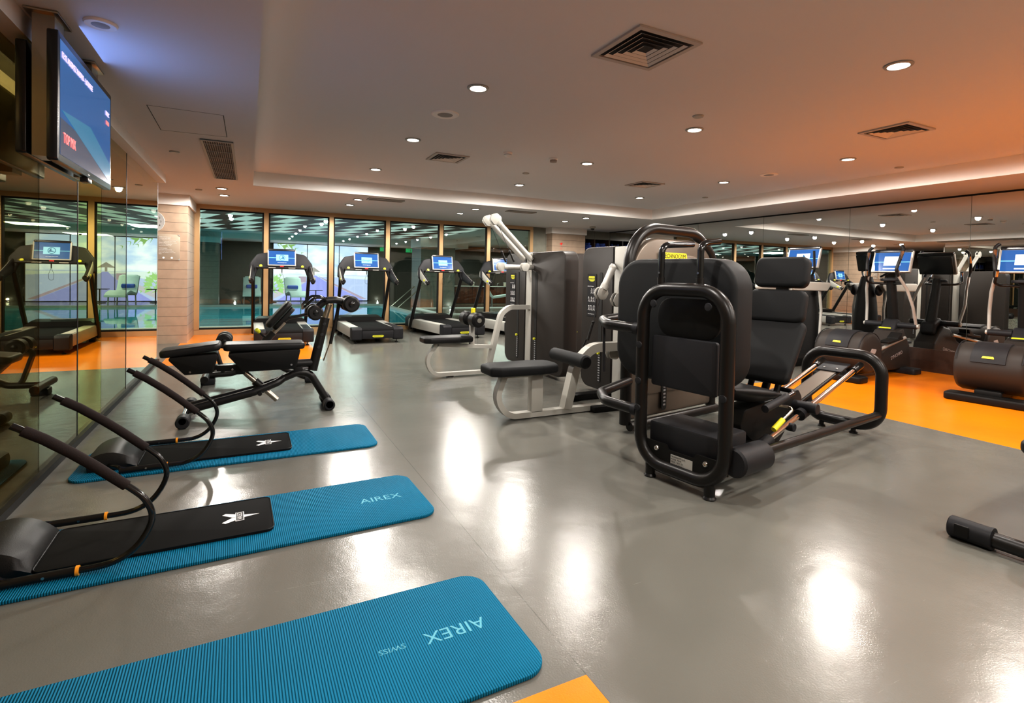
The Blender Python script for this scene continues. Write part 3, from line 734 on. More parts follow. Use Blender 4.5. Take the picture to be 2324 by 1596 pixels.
for s in (-1, 1): G().tube([(-.10,s*.02,.12),(.25,s*.10,.22),(.42,s*.22,.14),(.62,s*.28,.055)], .028, fil=.12, n=12).obj('front_leg', 'bench_tube', t); G().cyl((.60,s*.28,.045), (.70,s*.30,.045), .045, n=20, bev=.008).obj('rubber_foot', 'charcoal', t)

# ------------------------------------------------------------------ treadmills
def make_treadmill():
    r = thing('treadmill', '', 'treadmill')
    # origin: centre of the rear edge on the floor, +y forward
    G().prism(rect(-.30, .30, 0, 1.55), .05, (0,.03,.235), X, Y, .01).obj('running_belt', 'black_board', r)
    for s in (-1, 1):
        prof = [(0,.10),(0,.245),(.03,.285),(1.62,.30),(1.66,.26),(1.66,.10)]
        g = G().prism(prof, .17, (.30 if s > 0 else -.47, .16, 0), Y, Z, .012); g.obj('side_rail', 'silver_paint', r)
        # top foot strip
        G().prism([(0,0),(1.40,0),(1.40,.13),(0,.13)], .006, (.445 if s > 0 else -.315, .18, .286), Y, -X, .002).obj('foot_strip', 'charcoal' if s > 0 else 'light_grey', r)
        G().prism(arc_poly([(.0,.065),(-.0,.255),(.03,.29),(.19,.30),(.19,.065)], .03), .185, (.29 if s > 0 else -.475, 0, 0), Y, Z, .014).obj('rear_cap', 'charcoal', r)
        # leaning upright
        G().tube([(s*.475,1.72,.08),(s*.485,1.12,1.20)], .035, n=14, sec=[(.05*cos(q*pi/8),.032*sin(q*pi/8)) for q in range(16)], nrm=Y).obj('upright', 'black_tube', r)
        # handrail arm sweeping back from the arch
        def sweep(off, wd, sc):
            rings = []
            for k in range(11):
                u = k/10; y = 1.20-.52*u; z = 1.36-.25*u**.8; hh = (.115-.065*u)*sc
                rings.append([V((s*(.485+.03*u+off)+wd*cos(a_), y-.03*sin(a_), z+hh*sin(a_))) for a_ in [q*pi/8 for q in range(16)]])
            return G().loft(rings)
        sweep(0, .034, 1).obj('arm_rail', 'charcoal', r)
        sweep(.026, .016, .82).obj('arm_side_panel', 'silver_paint', r)
        G().prism(circ(0,0,.04,16,.022), .004, (s*.560 if s > 0 else s*.556,.80,1.165), Y, Z, .001).obj('arm_label', 'yellow_green', r)
        G().cyl((s*.515,.73,1.13), (s*.517,.66,1.125), .045, n=18, bev=.01).obj('arm_grip', 'black_vinyl', r)
        G().cyl((s*.36,.93+.12,1.375), (s*.36,.93+.09,1.395), .026, n=14, bev=.004).obj('adjust_dial', 'yellow_green', r)
        G().lathe([(.012,0),(.03,.0),(.03,.012),(.008,.02),(.008,.07)], (s*.38,.14,0), Z, 14).obj('levelling_foot', 'black_tube', r)
        G().box(s*.40-.05, s*.40+.05, 1.62, 1.78, .0, .10, .01).obj('front_foot', 'black_tube', r)
    G().box(-.29, .29, .0, .05, .09, .235, .008).obj('rear_panel', 'charcoal', r)
    G().cyl((-.29,.05,.235), (.29,.05,.235), .048).obj('rear_drum', 'black_board', r)
    G().prism(arc_poly([(-.11,.135),(-.09,.155),(.09,.155),(.11,.135),(.08,.115),(-.08,.115)], .008), .006, (0,.0,0), X, Z).obj('yellow_label', 'yellow_green', r)
    text('TECHNOGYM', .026, 'black_print', r, (0,-.0075,.136), X, Z, ext=.0003)
    # motor hood
    g = G(); rings = []
    for k in range(7):
        u = k/6; y = 1.50+.62*u; h = .31+.09*sin(pi*(.25+.6*u)); hw = .47-.05*u
        rings.append([V((-hw,y,.10)), V((-hw,y,h-.06)), V((-hw+.07,y,h)), V((hw-.07,y,h)), V((hw,y,h-.06)), V((hw,y,.10))])
    g.loft(rings).obj('motor_hood', 'dark_plastic', r, sharp=50)
    G().prism(rect(-.17,.17,0,.05,.01), .004, (0,1.62,.404), X, Y).obj('hood_badge', 'light_grey', r)
    # arched console
    out = arc_poly([(-.56,1.20),(-.545,1.42),(-.42,1.60),(-.15,1.65),(.15,1.65),(.42,1.60),(.545,1.42),(.56,1.20),(.46,1.16),(.40,1.34),(-.40,1.34),(-.46,1.16)], [.03,.12,.1,.1,.1,.1,.12,.03,.03,.04,.04,.03])
    tilt = V((0,.22,1)).normalized()
    out = [(x, (z-1.34)/tilt.z) for x, z in out]
    G().prism(out, .07, (0, 1.15, 1.34), X, tilt, .022, 3).obj('console', 'charcoal', r)
    G().box(-.44, .44, .99, 1.07, 1.335, 1.375, .012).obj('hand_bar', 'black_tube', r)
    for s in (-1, 1): G().box(s*.17-.06, s*.17+.06, .984, .992, 1.352, 1.364).obj('pulse_plate', 'light_grey', r)
    # screen
    O = V((0, 1.075, 1.39)); U2 = V((0,.20,1)).normalized()
    G().prism(rect(-.245, .245, 0, .31, .012), .035, O, X, U2, .006).obj('screen_frame', 'silver_paint', r)
    Nn = X.cross(U2)
    G().prism(rect(-.235, .235, .285, .325, .015), .04, O+V((0,.0,.0)), X, U2, .006).obj('screen_hood', 'screen_bezel', r)
    def on(d, u, v): return O-V((0,1,0))*0+X*u+U2*v+Nn*(.035+d)
    return r, O, U2, Nn
tm, SO, SU, SN = make_treadmill()
tms = [tm]+[copy_tree(tm) for _ in range(3)]
info = [((.56, 9.80), .0, 'treadmill on the orange floor, nearest the left pillar, with round emblem on its screen'),
        ((2.15, 9.80), .02, 'grey treadmill on the grey floor, second from the left pillar'),
        ((3.92, 9.95), .12, 'grey treadmill turned slightly left, third from the left pillar'),
        ((5.43, 10.1), .12, 'grey treadmill half hidden behind the first cable machine, farthest from the left pillar')]
for i, (o, ((x, y), rz, lb)) in enumerate(zip(tms, info)):
    o.location = (x, y, 0); o.rotation_euler = (0,0,rz); tag(o, lb, 'treadmill', 'treadmills facing the pool glass')
    def put(poly, d, mt, nm): 
        return G().prism(poly, .001, SO+SN*d, X, SU).obj(nm, mt, o, flat=True)
    # SN points toward -y (user)? keep whichever faces the user
    sgn = 1 if SN.y < 0 else -1
    base = .0355 if sgn > 0 else -.0015
    put(rect(-.225, .225, .022, .285), base, 'display_blue', 'screen')
    put(rect(-.225, .225, .148, .156), base+.001*sgn, 'display_line', 'screen_stripe')
    put(rect(-.10, .11, .095, .215), base+.0018*sgn, 'display_light', 'screen_logo_field')
    bb = SO+SN*(base+.004*sgn)+SU*.155
    if i == 0:
        ring = [V((.004+.048*cos(k*pi/10), 0, 0))+SU*(.0+.048*sin(k*pi/10)) for k in range(20)]
        G().tube([bb+V((p.x, p.y, p.z)) for p in ring], .004, n=5, closed=True).obj('screen_emblem', 'display_mark', o)
        G().prism([(-.035,-.02),(.045,-.02),(.012,.045),(.006,-.005),(-.005,-.005)], .001, bb, X, SU).obj('screen_emblem_sail', 'display_mark', o, flat=True)
    else: text(('', 'Google', 'facebook', 'LinkedIn')[i], .055, 'display_mark', o, bb, X, SU, 'screen_lettering', ext=.0004)
    text('www.technogym.com', .018, 'display_white', o, bb-SU*.095, X, SU, 'screen_caption', ext=.0003)
    G().box(-.03, .03, 1.045, 1.052, 1.378, 1.39).obj('red_display', 'led_red', o)
    G().tube([(.0,1.03,1.335),(.0,1.03,1.27)], .008, n=8).obj('safety_key', 'black_print', o)
    G().tube([(.0,1.03,1.27),(-.035,1.03,1.17),(-.03,1.03,1.09),(.0,1.03,1.07),(.03,1.03,1.09),(.035,1.03,1.17),(.002,1.03,1.27)], .0022, fil=.03, n=5).obj('safety_cord', 'black_print', o)

# ------------------------------------------------------------------ cable machines
def weights(g, y, z0, z1, x=-.004):
    n = int((z1-z0)/.028)
    for k in range(n): g.box(x-.004, x, y-.014, y+.014, z0+k*.028, z0+k*.028+.012)
def tower(r, lw, rw, label_on=True, h=1.62, cw=.075):
    # faces -x ; column in the centre
    col = G(); col.box(0, .12, -cw, cw, .02, h-.01, .006); col.obj('column', 'light_grey', r)
    for s, w in ((1, lw), (-1, rw)):
        if not w: continue
        a, b = cw+.01, w
        poly = arc_poly([(s*a,.06),(s*b,.06),(s*b,h),(s*a,h)], [.01,.14,.12,.01] , 8)
        G().prism(poly, .20, (.0,0,0), Y, Z, .018, 3).obj('shroud', 'brown_shroud', r)
        ys = s*(a+(.22 if s > 0 else .13))
        G().prism(rect(ys-.028, ys+.028, .14, 1.36, .027), .004, (-.004,0,0), Y, Z).obj('weight_slot', 'slot_black', r)
        g = G(); weights(g, ys, .16, .52); g.obj('weight_numbers', 'grey_print', r)
        G().cyl((-.03,ys,.47), (-.004,ys,.47), .017, n=14, bev=.003).obj('selector_pin', 'yellow_green', r)
        if s > 0 and label_on:
            yl = ys+.17
            pn = G().prism(rect(yl-.085, yl+.085, .86, 1.34, .005), .005, (-.005,0,0), Y, Z).obj('exercise_chart', 'charcoal', r)
            G().prism(arc_poly([(yl-.06,1.27),(yl-.055,1.315),(yl+.055,1.315),(yl+.065,1.28),(yl+.02,1.255),(yl-.03,1.255)], .006), .002, (-.0075,0,0), Y, Z).obj('yellow_label', 'yellow_green', r)
            text('TECHNOGYM', .02, 'black_print', r, (-.0085, yl, 1.285), -Y, Z, 'chart_lettering', ext=.0003)
            text('CABLE STATION', .016, 'white_print', r, (-.0065, yl+.02, 1.20), -Y, Z, 'chart_title', ext=.0003)
            g = G()
            for rz_ in range(3):
                for c in range(3):
                    if rz_ == 0 and c < 1: continue
                    yy = yl+.05-c*.05; zz = 1.15-rz_*.095
                    g.ball((-.007, yy, zz+.022), .007, (.3,1,1), 8)
                    g.tube([(-.007,yy,zz+.018),(-.007,yy+.006*(c-1),zz-.008),(-.007,yy+.013,zz-.03)], .0028, n=4)
                    g.tube([(-.007,yy+.006*(c-1),zz-.008),(-.007,yy-.012,zz-.03)], .0028, n=4)
                    g.tube([(-.007,yy,zz+.012),(-.007,yy+.016*(1 if (c+rz_) % 2 else -1),zz+.01+.015*(rz_-1))], .0026, n=4)
                    g.tube([(-.007,yy-.022,zz-.032),(-.007,yy-.022,zz+.02)], .0016, n=4)
            g.obj('chart_pictograms', 'white_print', r)
            text('www.technogym.com', .014, 'white_print', r, (-.0065, yl, .89), -Y, Z, 'chart_caption', ext=.0003)
def arm(r, p0, p1, rad=.034, pad_up=(0,0,1), lobe=.075):
    """painted round arm ending in a flat two-lobed pulley cover"""
    p0, p1 = V(p0), V(p1); d = (p1-p0).normalized()
    G().tube([p0, p1], rad, n=18).obj('pulley_arm', 'silver_paint', r)
    G().tube([p1-d*.03, p1+d*.02], rad*1.12, n=18).obj('arm_collar', 'light_grey', r)
    c = p1+d*.055; U2 = V((d.x, 0, d.z)).normalized(); W = Y.cross(U2).normalized()
    pl = arc_poly([(-.055,-.025),(-.02,-.062),(.05,-.055),(.075,0),(.05,.055),(-.02,.062),(-.055,.025)], .03)
    pl = [(x*lobe/.075, y*lobe/.075) for x, y in pl]
    for s in (-1, 1): G().prism(pl, .012, c+Y*(.028*s+(.0)), U2, W, .003).obj('pulley_cover', 'light_grey', r)
    G().cyl(c-Y*.02, c+Y*.024, .05*lobe/.075, n=20).obj('pulley', 'slot_black', r)
    return c
def strap(r, c, e, hl=.16):
    c, e = V(c), V(e); d = (e-c).normalized()
    G().tube([c, e], .0035, n=6).obj('cable', 'slot_black', r)
    G().tube([e, e+d*hl], .013, n=10).obj('cable_handle', 'black_tube', r)
    G().ball(e, .017).obj('cable_ball', 'black_tube', r)
recs = [(-.022,-.036),(.022,-.036),(.022,.036),(-.022,.036)]
def bar(pts, w=.07, h=.045, fil=.1):
    # flat painted bar: width w across (y), thickness h in plane
    return G().tube(pts, 1, fil=fil, sec=[(-w/2,-h/2),(w/2,-h/2),(w/2,h/2),(-w/2,h/2)], nrm=Y, fn=8)

m1 = thing('cable_machine', 'cable machine with raised pulley arms and thigh rollers over its seat, beside the third treadmill', 'gym machine', (3.42, 6.345, 0), 0, 'cable machines of the multi station')
tower(m1, .72, .92)
for s in (-1, 1):
    c = arm(m1, (-.02, s*.10, 1.52), (-.52, s*.11, 1.985), .038, lobe=.088)
    e = V((-.36, s*.12, 1.62)); strap(m1, c, e, .15)
    c = arm(m1, (.0, s*.11, 1.42), (-.30 if s > 0 else -.08, s*.13, 1.42), .034, lobe=.07)
bar([(-1.30,-.02,.43),(-1.44,-.02,.24),(-1.36,-.02,.04),(-.02,-.02,.04)], fil=.16).obj('base_frame', 'light_grey', m1)
bar([(-1.30,-.02,.42),(-.52,-.02,.36)], fil=0).obj('seat_rail', 'light_grey', m1)
bar([(-.60,-.02,.05),(-.42,-.02,.80),(-.30,-.02,.88),(.0,-.02,.88)], w=.075, h=.06, fil=.16).obj('support_arm', 'light_grey', m1)
G().prism(arc_poly([(-1.50,-.10),(-1.42,-.15),(-1.05,-.17),(-.86,-.13),(-.84,-.06),(-.84,.06),(-.86,.13),(-1.05,.17),(-1.42,.15),(-1.50,.10)], .04), .075, (0,-.02,.445), X, Y, .025, 4).obj('seat', 'black_vinyl', m1)
G().box(-.86, -.80, -.05, .01, .40, .70, .006).obj('roller_post', 'light_grey', m1)
G().cyl((-.83,-.26,.73), (-.83,.24,.73), .016).obj('roller_axle', 'chrome', m1)
for a, b in ((-.26,-.06), (.05,.25)): G().cyl((-.83,a,.73), (-.83,b,.73), .092, n=28, bev=.03).obj('thigh_roller', 'black_vinyl', m1)
for a in (-.262, .252): G().cyl((-.83,a-.004,.73), (-.83,a+.004,.73), .03, n=20).obj('roller_hub', 'chrome', m1)
G().cyl((-.80,.02,.80), (-.80,.02,.87), .028, n=16, bev=.004).obj('yellow_knob', 'yellow', m1)
G().box(-1.16, -1.08, -.05, .01, .0, .025).obj('foot_pad', 'black_tube', m1)
G().box(-.30, -.22, -.05, .01, .0, .025).obj('foot_pad', 'black_tube', m1)

m2 = thing('cable_machine', 'cable machine with low rowing seat and thigh pad, its pulley arms folded down', 'gym machine', (3.47, 4.43, 0), 0, 'cable machines of the multi station')
tower(m2, .70, .36, h=1.64, cw=.10)
c = arm(m2, (-.20, -.13, 1.40), (-.30, -.13, 1.20), .036)
G().tube([(.02,.16,1.44),(-.20,-.13,1.41)], .03, n=12).obj('arm_root', 'dark_plastic', m2)
G().ball((-.20,-.13,1.405), .037).obj('arm_end', 'silver_paint', m2)
strap(m2, c, V((-.42,-.13,.86)), .19)
c = arm(m2, (.02, -.06, 1.31), (-.10, -.13, 1.13), .038, lobe=.085)
c = arm(m2, (.02, -.13, .548), (-.10, -.13, .548), .036, lobe=.085)
G().tube([(-.49,-.12,.69),(-.53,-.10,.58)], .008, n=8).obj('cable_hook', 'black_tube', m2)
bar([(-1.42,-.19,.40),(-1.50,-.19,.20),(-1.38,-.19,.035),(-.02,-.19,.035)], w=.08, h=.05, fil=.17).obj('base_frame', 'light_grey', m2)
G().box(-1.15, -1.03, -.23, -.15, .05, .40, .006).obj('seat_post', 'light_grey', m2)
G().box(-1.42, -.98, -.23, -.15, .385, .42, .006).obj('seat_rail', 'light_grey', m2)
bar([(-.76,-.19,.05),(-.66,-.19,.46),(-.48,-.19,.62),(-.02,-.19,.62)], w=.09, h=.085, fil=.22).obj('support_arm', 'light_grey', m2)
G().prism(arc_poly([(-1.60,-.12),(-1.52,-.17),(-1.10,-.18),(-.93,-.14),(-.90,-.06),(-.90,.06),(-.93,.14),(-1.10,.18),(-1.52,.17),(-1.60,.12)], .04), .085, (0,-.19,.42), X, Y, .028, 4).obj('seat', 'charcoal_pad', m2)
G().cyl((-.72,-.47,.53), (-.72,.11,.53), .062, n=24, bev=.015).obj('thigh_pad', 'charcoal_pad', m2)
G().box(-.5, .05, -.30, -.22, .0, .06, .01).obj('floor_runner', 'dark_plastic', m2)
G().box(-.5, .20, .18, .30, .0, .07, .02).obj('floor_runner', 'dark_plastic', m2)
for x in (-1.22, -.55): G().box(x, x+.08, -.22, -.16, .0, .02).obj('foot_pad', 'black_tube', m2)

m3 = thing('weight_tower', 'dark weight tower with pale centre column between the two cable machines', 'gym machine', (4.25, 6.75, 0), pi/2, 'cable machines of the multi station')
tower(m3, .62, .62, False, 1.66)

# ------------------------------------------------------------------ leg press
LP = thing('leg_press_machine', 'large black leg press with sloping chrome rails and three back pads in the right foreground', 'gym machine', (2.42, 2.46, 0), radians(9.5))
def lp(u, v, z): return V((u, v, z))
def loop(u, v0, v1, z0, z1, r, rt, mt, n=16, bot=None):
    pts = [(u,v0,z0),(u,v1,z0),(u,v1,z1),(u,v0,z1)]
    return G().tube(pts, rt, fil=r, n=n, closed=True, fn=10)
loop(0, -.31, .31, .09, 1.235, .19, .042, None).obj('front_loop', 'black_tube', LP)
for v in (-.22, .22): G().lathe([(.036,0),(.040,.008),(.032,.02),(.032,.10)], (0,v,0), Z, 18).obj('foot', 'black_tube', LP)
for v, z in ((.20,1.14),(-.20,1.14),(.31,.86),(.31,.44),(-.31,.62),(.31,.62)):
    G().lathe([(.024,-.045),(.02,-.049),(.001,-.050)], (0,v,z), -X, 14).obj('cover_cap', 'charcoal', LP) if False else G().lathe([(.026,.036),(.022,.043),(.001,.045)], (0,v,z), -X, 14).obj('cover_cap', 'charcoal', LP)
# foot plate block
G().prism(rect(-.225, .74, .585, 1.44, .20, 10), .22, (.20,0,0), Y, Z, .035, 4).obj('foot_plate', 'charcoal_pad', LP)
G().prism(rect(-.23, .25, .60, .93, .02), .03, (.02,0,0), Y, Z, .008).obj('lower_flap', 'charcoal', LP)
G().prism(rect(-.22, .24, .93, 1.18, .10), .02, (.06,0,0), Y, Z, .006).obj('recessed_panel', 'dark_plastic', LP)
for v, L in ((.19, .30), (-.10, .16)):
    G().tube([(.02,v,1.26),(.02,v,1.52),(.02+L,v-.02,1.54)], .021, fil=.06, n=14).obj('top_handle', 'gloss_tube', LP)
    G().cyl((.02,v,1.26), (.02,v,1.31), .024, n=16).obj('handle_sleeve', 'black_tube', LP)
    G().cyl((-.004,v,1.34), (-.001,v,1.34), .007, n=8).obj('screw_head', 'screw', LP)
# base box with the plates
G().box(.04, .36, -.24, .27, .16, .36, .02).obj('base_box', 'charcoal', LP)
G().prism(arc_poly([(-.26,.10),(.26,.10),(.28,.24),(.10,.24),(.08,.21),(-.10,.21),(-.12,.24),(-.28,.24)], .012), .012, (.0,0,0), Y, Z).obj('rear_plate', 'dark_plastic', LP)
for v in (-.19, .17):
    G().lathe([(.016,0),(.018,.006),(.014,.012),(.008,.012),(.007,.004)], (.0,v,.20), -X, 14).obj('plate_bolt', 'chrome', LP)
n_ = G().prism(rect(-.10,.06,.115,.19), .002, (-.003,0,0), Y, Z).obj('rating_plate', 'light_grey', LP)
for i in range(4): text(('TECHNOGYM S.p.A.', 'MODEL  MA18', 'SERIAL  0814  CE', 'MADE IN ITALY')[i], .012, 'black_print', LP, (-.005, .055, .180-i*.016), -Y, Z, 'plate_lettering', ext=.0002, align='LEFT')
# lower right tube, bumper
G().tube([(.08,-.33,.25),(2.34,-.29,.20)], .031, n=18).obj('side_tube', 'black_tube', LP)
G().cyl((.02,-.35,.25), (.34,-.35,.245), .085, n=28, bev=.012).obj('bumper', 'charcoal', LP)
G().tube([(.08,.30,.15),(2.28,.27,.16)], .034, n=14).obj('side_tube', 'black_tube', LP)
# far loop
loop(2.30, -.30, .30, .085, .685, .17, .046, None).obj('rear_loop', 'black_tube', LP)
for v in (-.1, .16): G().lathe([(.03,0),(.034,.01),(.02,.02),(.02,.05)], (2.30,v,0), Z, 14).obj('foot', 'black_tube', LP)
# rails
ra, rb = (.28, .07), (2.27, .60)
for v in (-.15, .15): G().tube([(ra[0],v,ra[1]),(rb[0],v,rb[1])], .021, n=16).obj('chrome_rail', 'chrome', LP)
sl = (rb[1]-ra[1])/(rb[0]-ra[0]); U = V((1,0,sl)).normalized(); Wn = V((-sl,0,1)).normalized()
for v in (-.15, .15): G().tube([V((rb[0],v,rb[1]))-U*.15, V((rb[0],v,rb[1]))+U*.0], .028, n=14).obj('rail_socket', 'black_tube', LP)
G().prism(rect(0, 2.02, -.075, .075, .01), .02, V((ra[0],0,ra[1]))-Wn*.01, U, Y, .004).obj('centre_rail', 'dark_plastic', LP)
G().prism(rect(1.15, 1.88, -.06, .06, .006), .004, V((ra[0],0,ra[1]))+Wn*.0105, U, Y).obj('rail_cover', 'bronze_panel', LP)
G().prism(rect(1.80, 2.0, -.10, .10, .01), .012, V((ra[0],0,ra[1]))+Wn*.0125, U, Y, .003).obj('rail_end_plate', 'charcoal', LP)
for v in (-.05, .05): G().cyl(V((ra[0],v,ra[1]))+U*1.85+Wn*.025, V((ra[0],v,ra[1]))+U*1.85+Wn*.030, .008, n=10).obj('screw_head', 'screw', LP)
# carriage
G().prism(arc_poly([(.55,.30),(.60,.42),(1.35,.48),(1.42,.40),(1.30,.30),(1.05,.10),(.85,.10)], .04), .16, (0,.08,0), X, Z, .01).obj('carriage', 'dark_plastic', LP)
cz = lambda x: ra[1]+(x-ra[0])*sl
for v in (-.17, .17):
    for x in (.72, 1.30): G().tube([V((x-.09,v*.9,cz(x-.09))), V((x+.07,v*.9,cz(x+.07)))], .043, n=18).obj('rail_bearing', 'charcoal', LP)
G().cyl((1.28,-.25,cz(1.3)+.03), (1.28,.18,cz(1.3)+.03), .040, n=18, bev=.004).obj('carriage_crossbar', 'charcoal', LP)
G().cyl((1.05,-.20,.26), (1.05,-.05,.26), .030, n=16, bev=.004).obj('lower_stub', 'charcoal', LP)
# seat: saddle shaped
g = G(); rings = []
for k in range(11):
    u = k/10; x = .40+.50*u; hw = .20*(1-.35*(1-u)**2) if u < .9 else .18; th = .12*sin(pi*(.1+.8*u))**.5; zt = .535-.045*u+.03*(1-u)
    rings.append([V((x, hw*cos(a_), zt+(th/2)*sin(a_)*(1 if sin(a_) > 0 else 1.1)+.02*cos(a_)**2)) for a_ in [q*pi/10 for q in range(20)]])
g.loft(rings).obj('seat', 'black_vinyl', LP, sharp=60)
def bpad(x0, z0, x1, z1, w0, w1, th, nm, c=0.02):
    L = sqrt((x1-x0)**2+(z1-z0)**2); U3 = V((x1-x0,0,z1-z0)).normalized()
    pl = arc_poly([(0,-w0/2),(L,-w1/2),(L,w1/2),(0,w0/2)], .055, 8)
    G().prism(pl, th, (x0+th*.5, c, z0), U3, Y, .028, 4).obj(nm, 'charcoal_pad', LP)
bpad(.90, .56, 1.16, .985, .46, .47, .07, 'lower_back_pad')
bpad(1.14, .985, 1.20, 1.225, .43, .43, .08, 'upper_back_pad')
bpad(1.215, 1.245, 1.26, 1.475, .40, .40, .085, 'head_pad')
G().tube([(1.0,.0,.50),(1.25,.0,.98),(1.32,.0,1.40)], .028, fil=.1, n=12).obj('back_post', 'dark_plastic', LP)
for v in (-.10, .10): G().tube([(.95,v,.46),(1.02,v,.60)], .022, n=10).obj('pad_bracket', 'dark_plastic', LP)
for z, x in ((.985, 1.19), (1.235, 1.245)): G().box(x, x+.05, -.03, .07, z-.02, z+.02, .004).obj('pad_link', 'light_grey', LP)
# seat side grip and yellow release lever
G().tube([(.62,-.23,.47),(.98,-.23,.53),(1.0,-.10,.53)], .016, fil=.05, n=12).obj('side_grip', 'gloss_tube', LP)
G().tube([(.58,-.23,.463),(.86,-.23,.51)], .026, n=14).obj('grip_sleeve', 'charcoal', LP)
G().tube([(.70,-.25,.34),(.86,-.27,.425),(.90,-.24,.435),(.86,-.18,.44)], .009, fil=.03, n=8).obj('release_lever', 'steel', LP)
G().tube([(.66,-.25,.32),(.76,-.258,.373)], .019, n=12).obj('lever_grip', 'yellow', LP)
G().box(.60, .76, -.20, -.12, .04, .12, .01).obj('carriage_foot', 'dark_plastic', LP)
# weight tower with arch tube
tw = []
pl = arc_poly([(.62,.10),(1.80,.10),(1.80,1.66),(.62,1.66)], [.05,.05,.36,.36], 12)
G().prism(pl, .10, (0,1.06,0), X, Z, .02, 3).obj('tower_shield', 'bronze_panel', LP)
pl = arc_poly([(.82,.30),(1.66,.30),(1.66,1.52),(.82,1.52)], [.05,.05,.26,.26], 12)
G().prism(pl, .012, (0,.957,0), X, Z, .004).obj('shield_inlay', 'bronze_panel', LP)
G().tube([(.60,.98,.07),(.60,.98,1.74),(1.50,.98,1.735),(1.82,.98,1.50),(1.82,.98,.08)], .048, fil=[0,.34,.34,.34,0], n=16, fn=12).obj('arch_tube', 'black_tube', LP)
G().tube([(.60,.93,.06),(1.84,.93,.06)], .04, n=14).obj('tower_base', 'black_tube', LP)
G().prism(rect(1.02, 1.09, .14, 1.25, .03), .004, (0,.942,0), X, Z).obj('weight_slot', 'slot_black', LP)
g = G()
for k in range(22): g.box(1.04, 1.07, .934, .938, .18+k*.032, .195+k*.032)
g.obj('weight_numbers', 'grey_print', LP)
G().prism(arc_poly([(.96,1.475),(.95,1.535),(1.32,1.535),(1.34,1.475)], .008), .003, (0,.942,0), X, Z).obj('yellow_label', 'yellow', LP)
text('TECHNOGYM', .055, 'black_print', LP, (1.145,.9375,1.503), X, Z, 'label_lettering', ext=.0004, sx=.95)
for z in (.97, .42):
    G().tube([(.0,.30,z-.01),(-.02,.62,z),(.12,.80,z+.01),(.60,.95,z+.02)], .036, fil=.12, n=16).obj('link_tube', 'black_tube', LP)
    G().cyl((.0,.34,z-.01), (-.005,.38,z-.01), .041, n=18).obj('tube_collar', 'charcoal', LP)
G().tube([(-.01,.66,.96),(.0,.66,.62)], .010, n=8).obj('hanging_cable_guide', 'charcoal', LP)

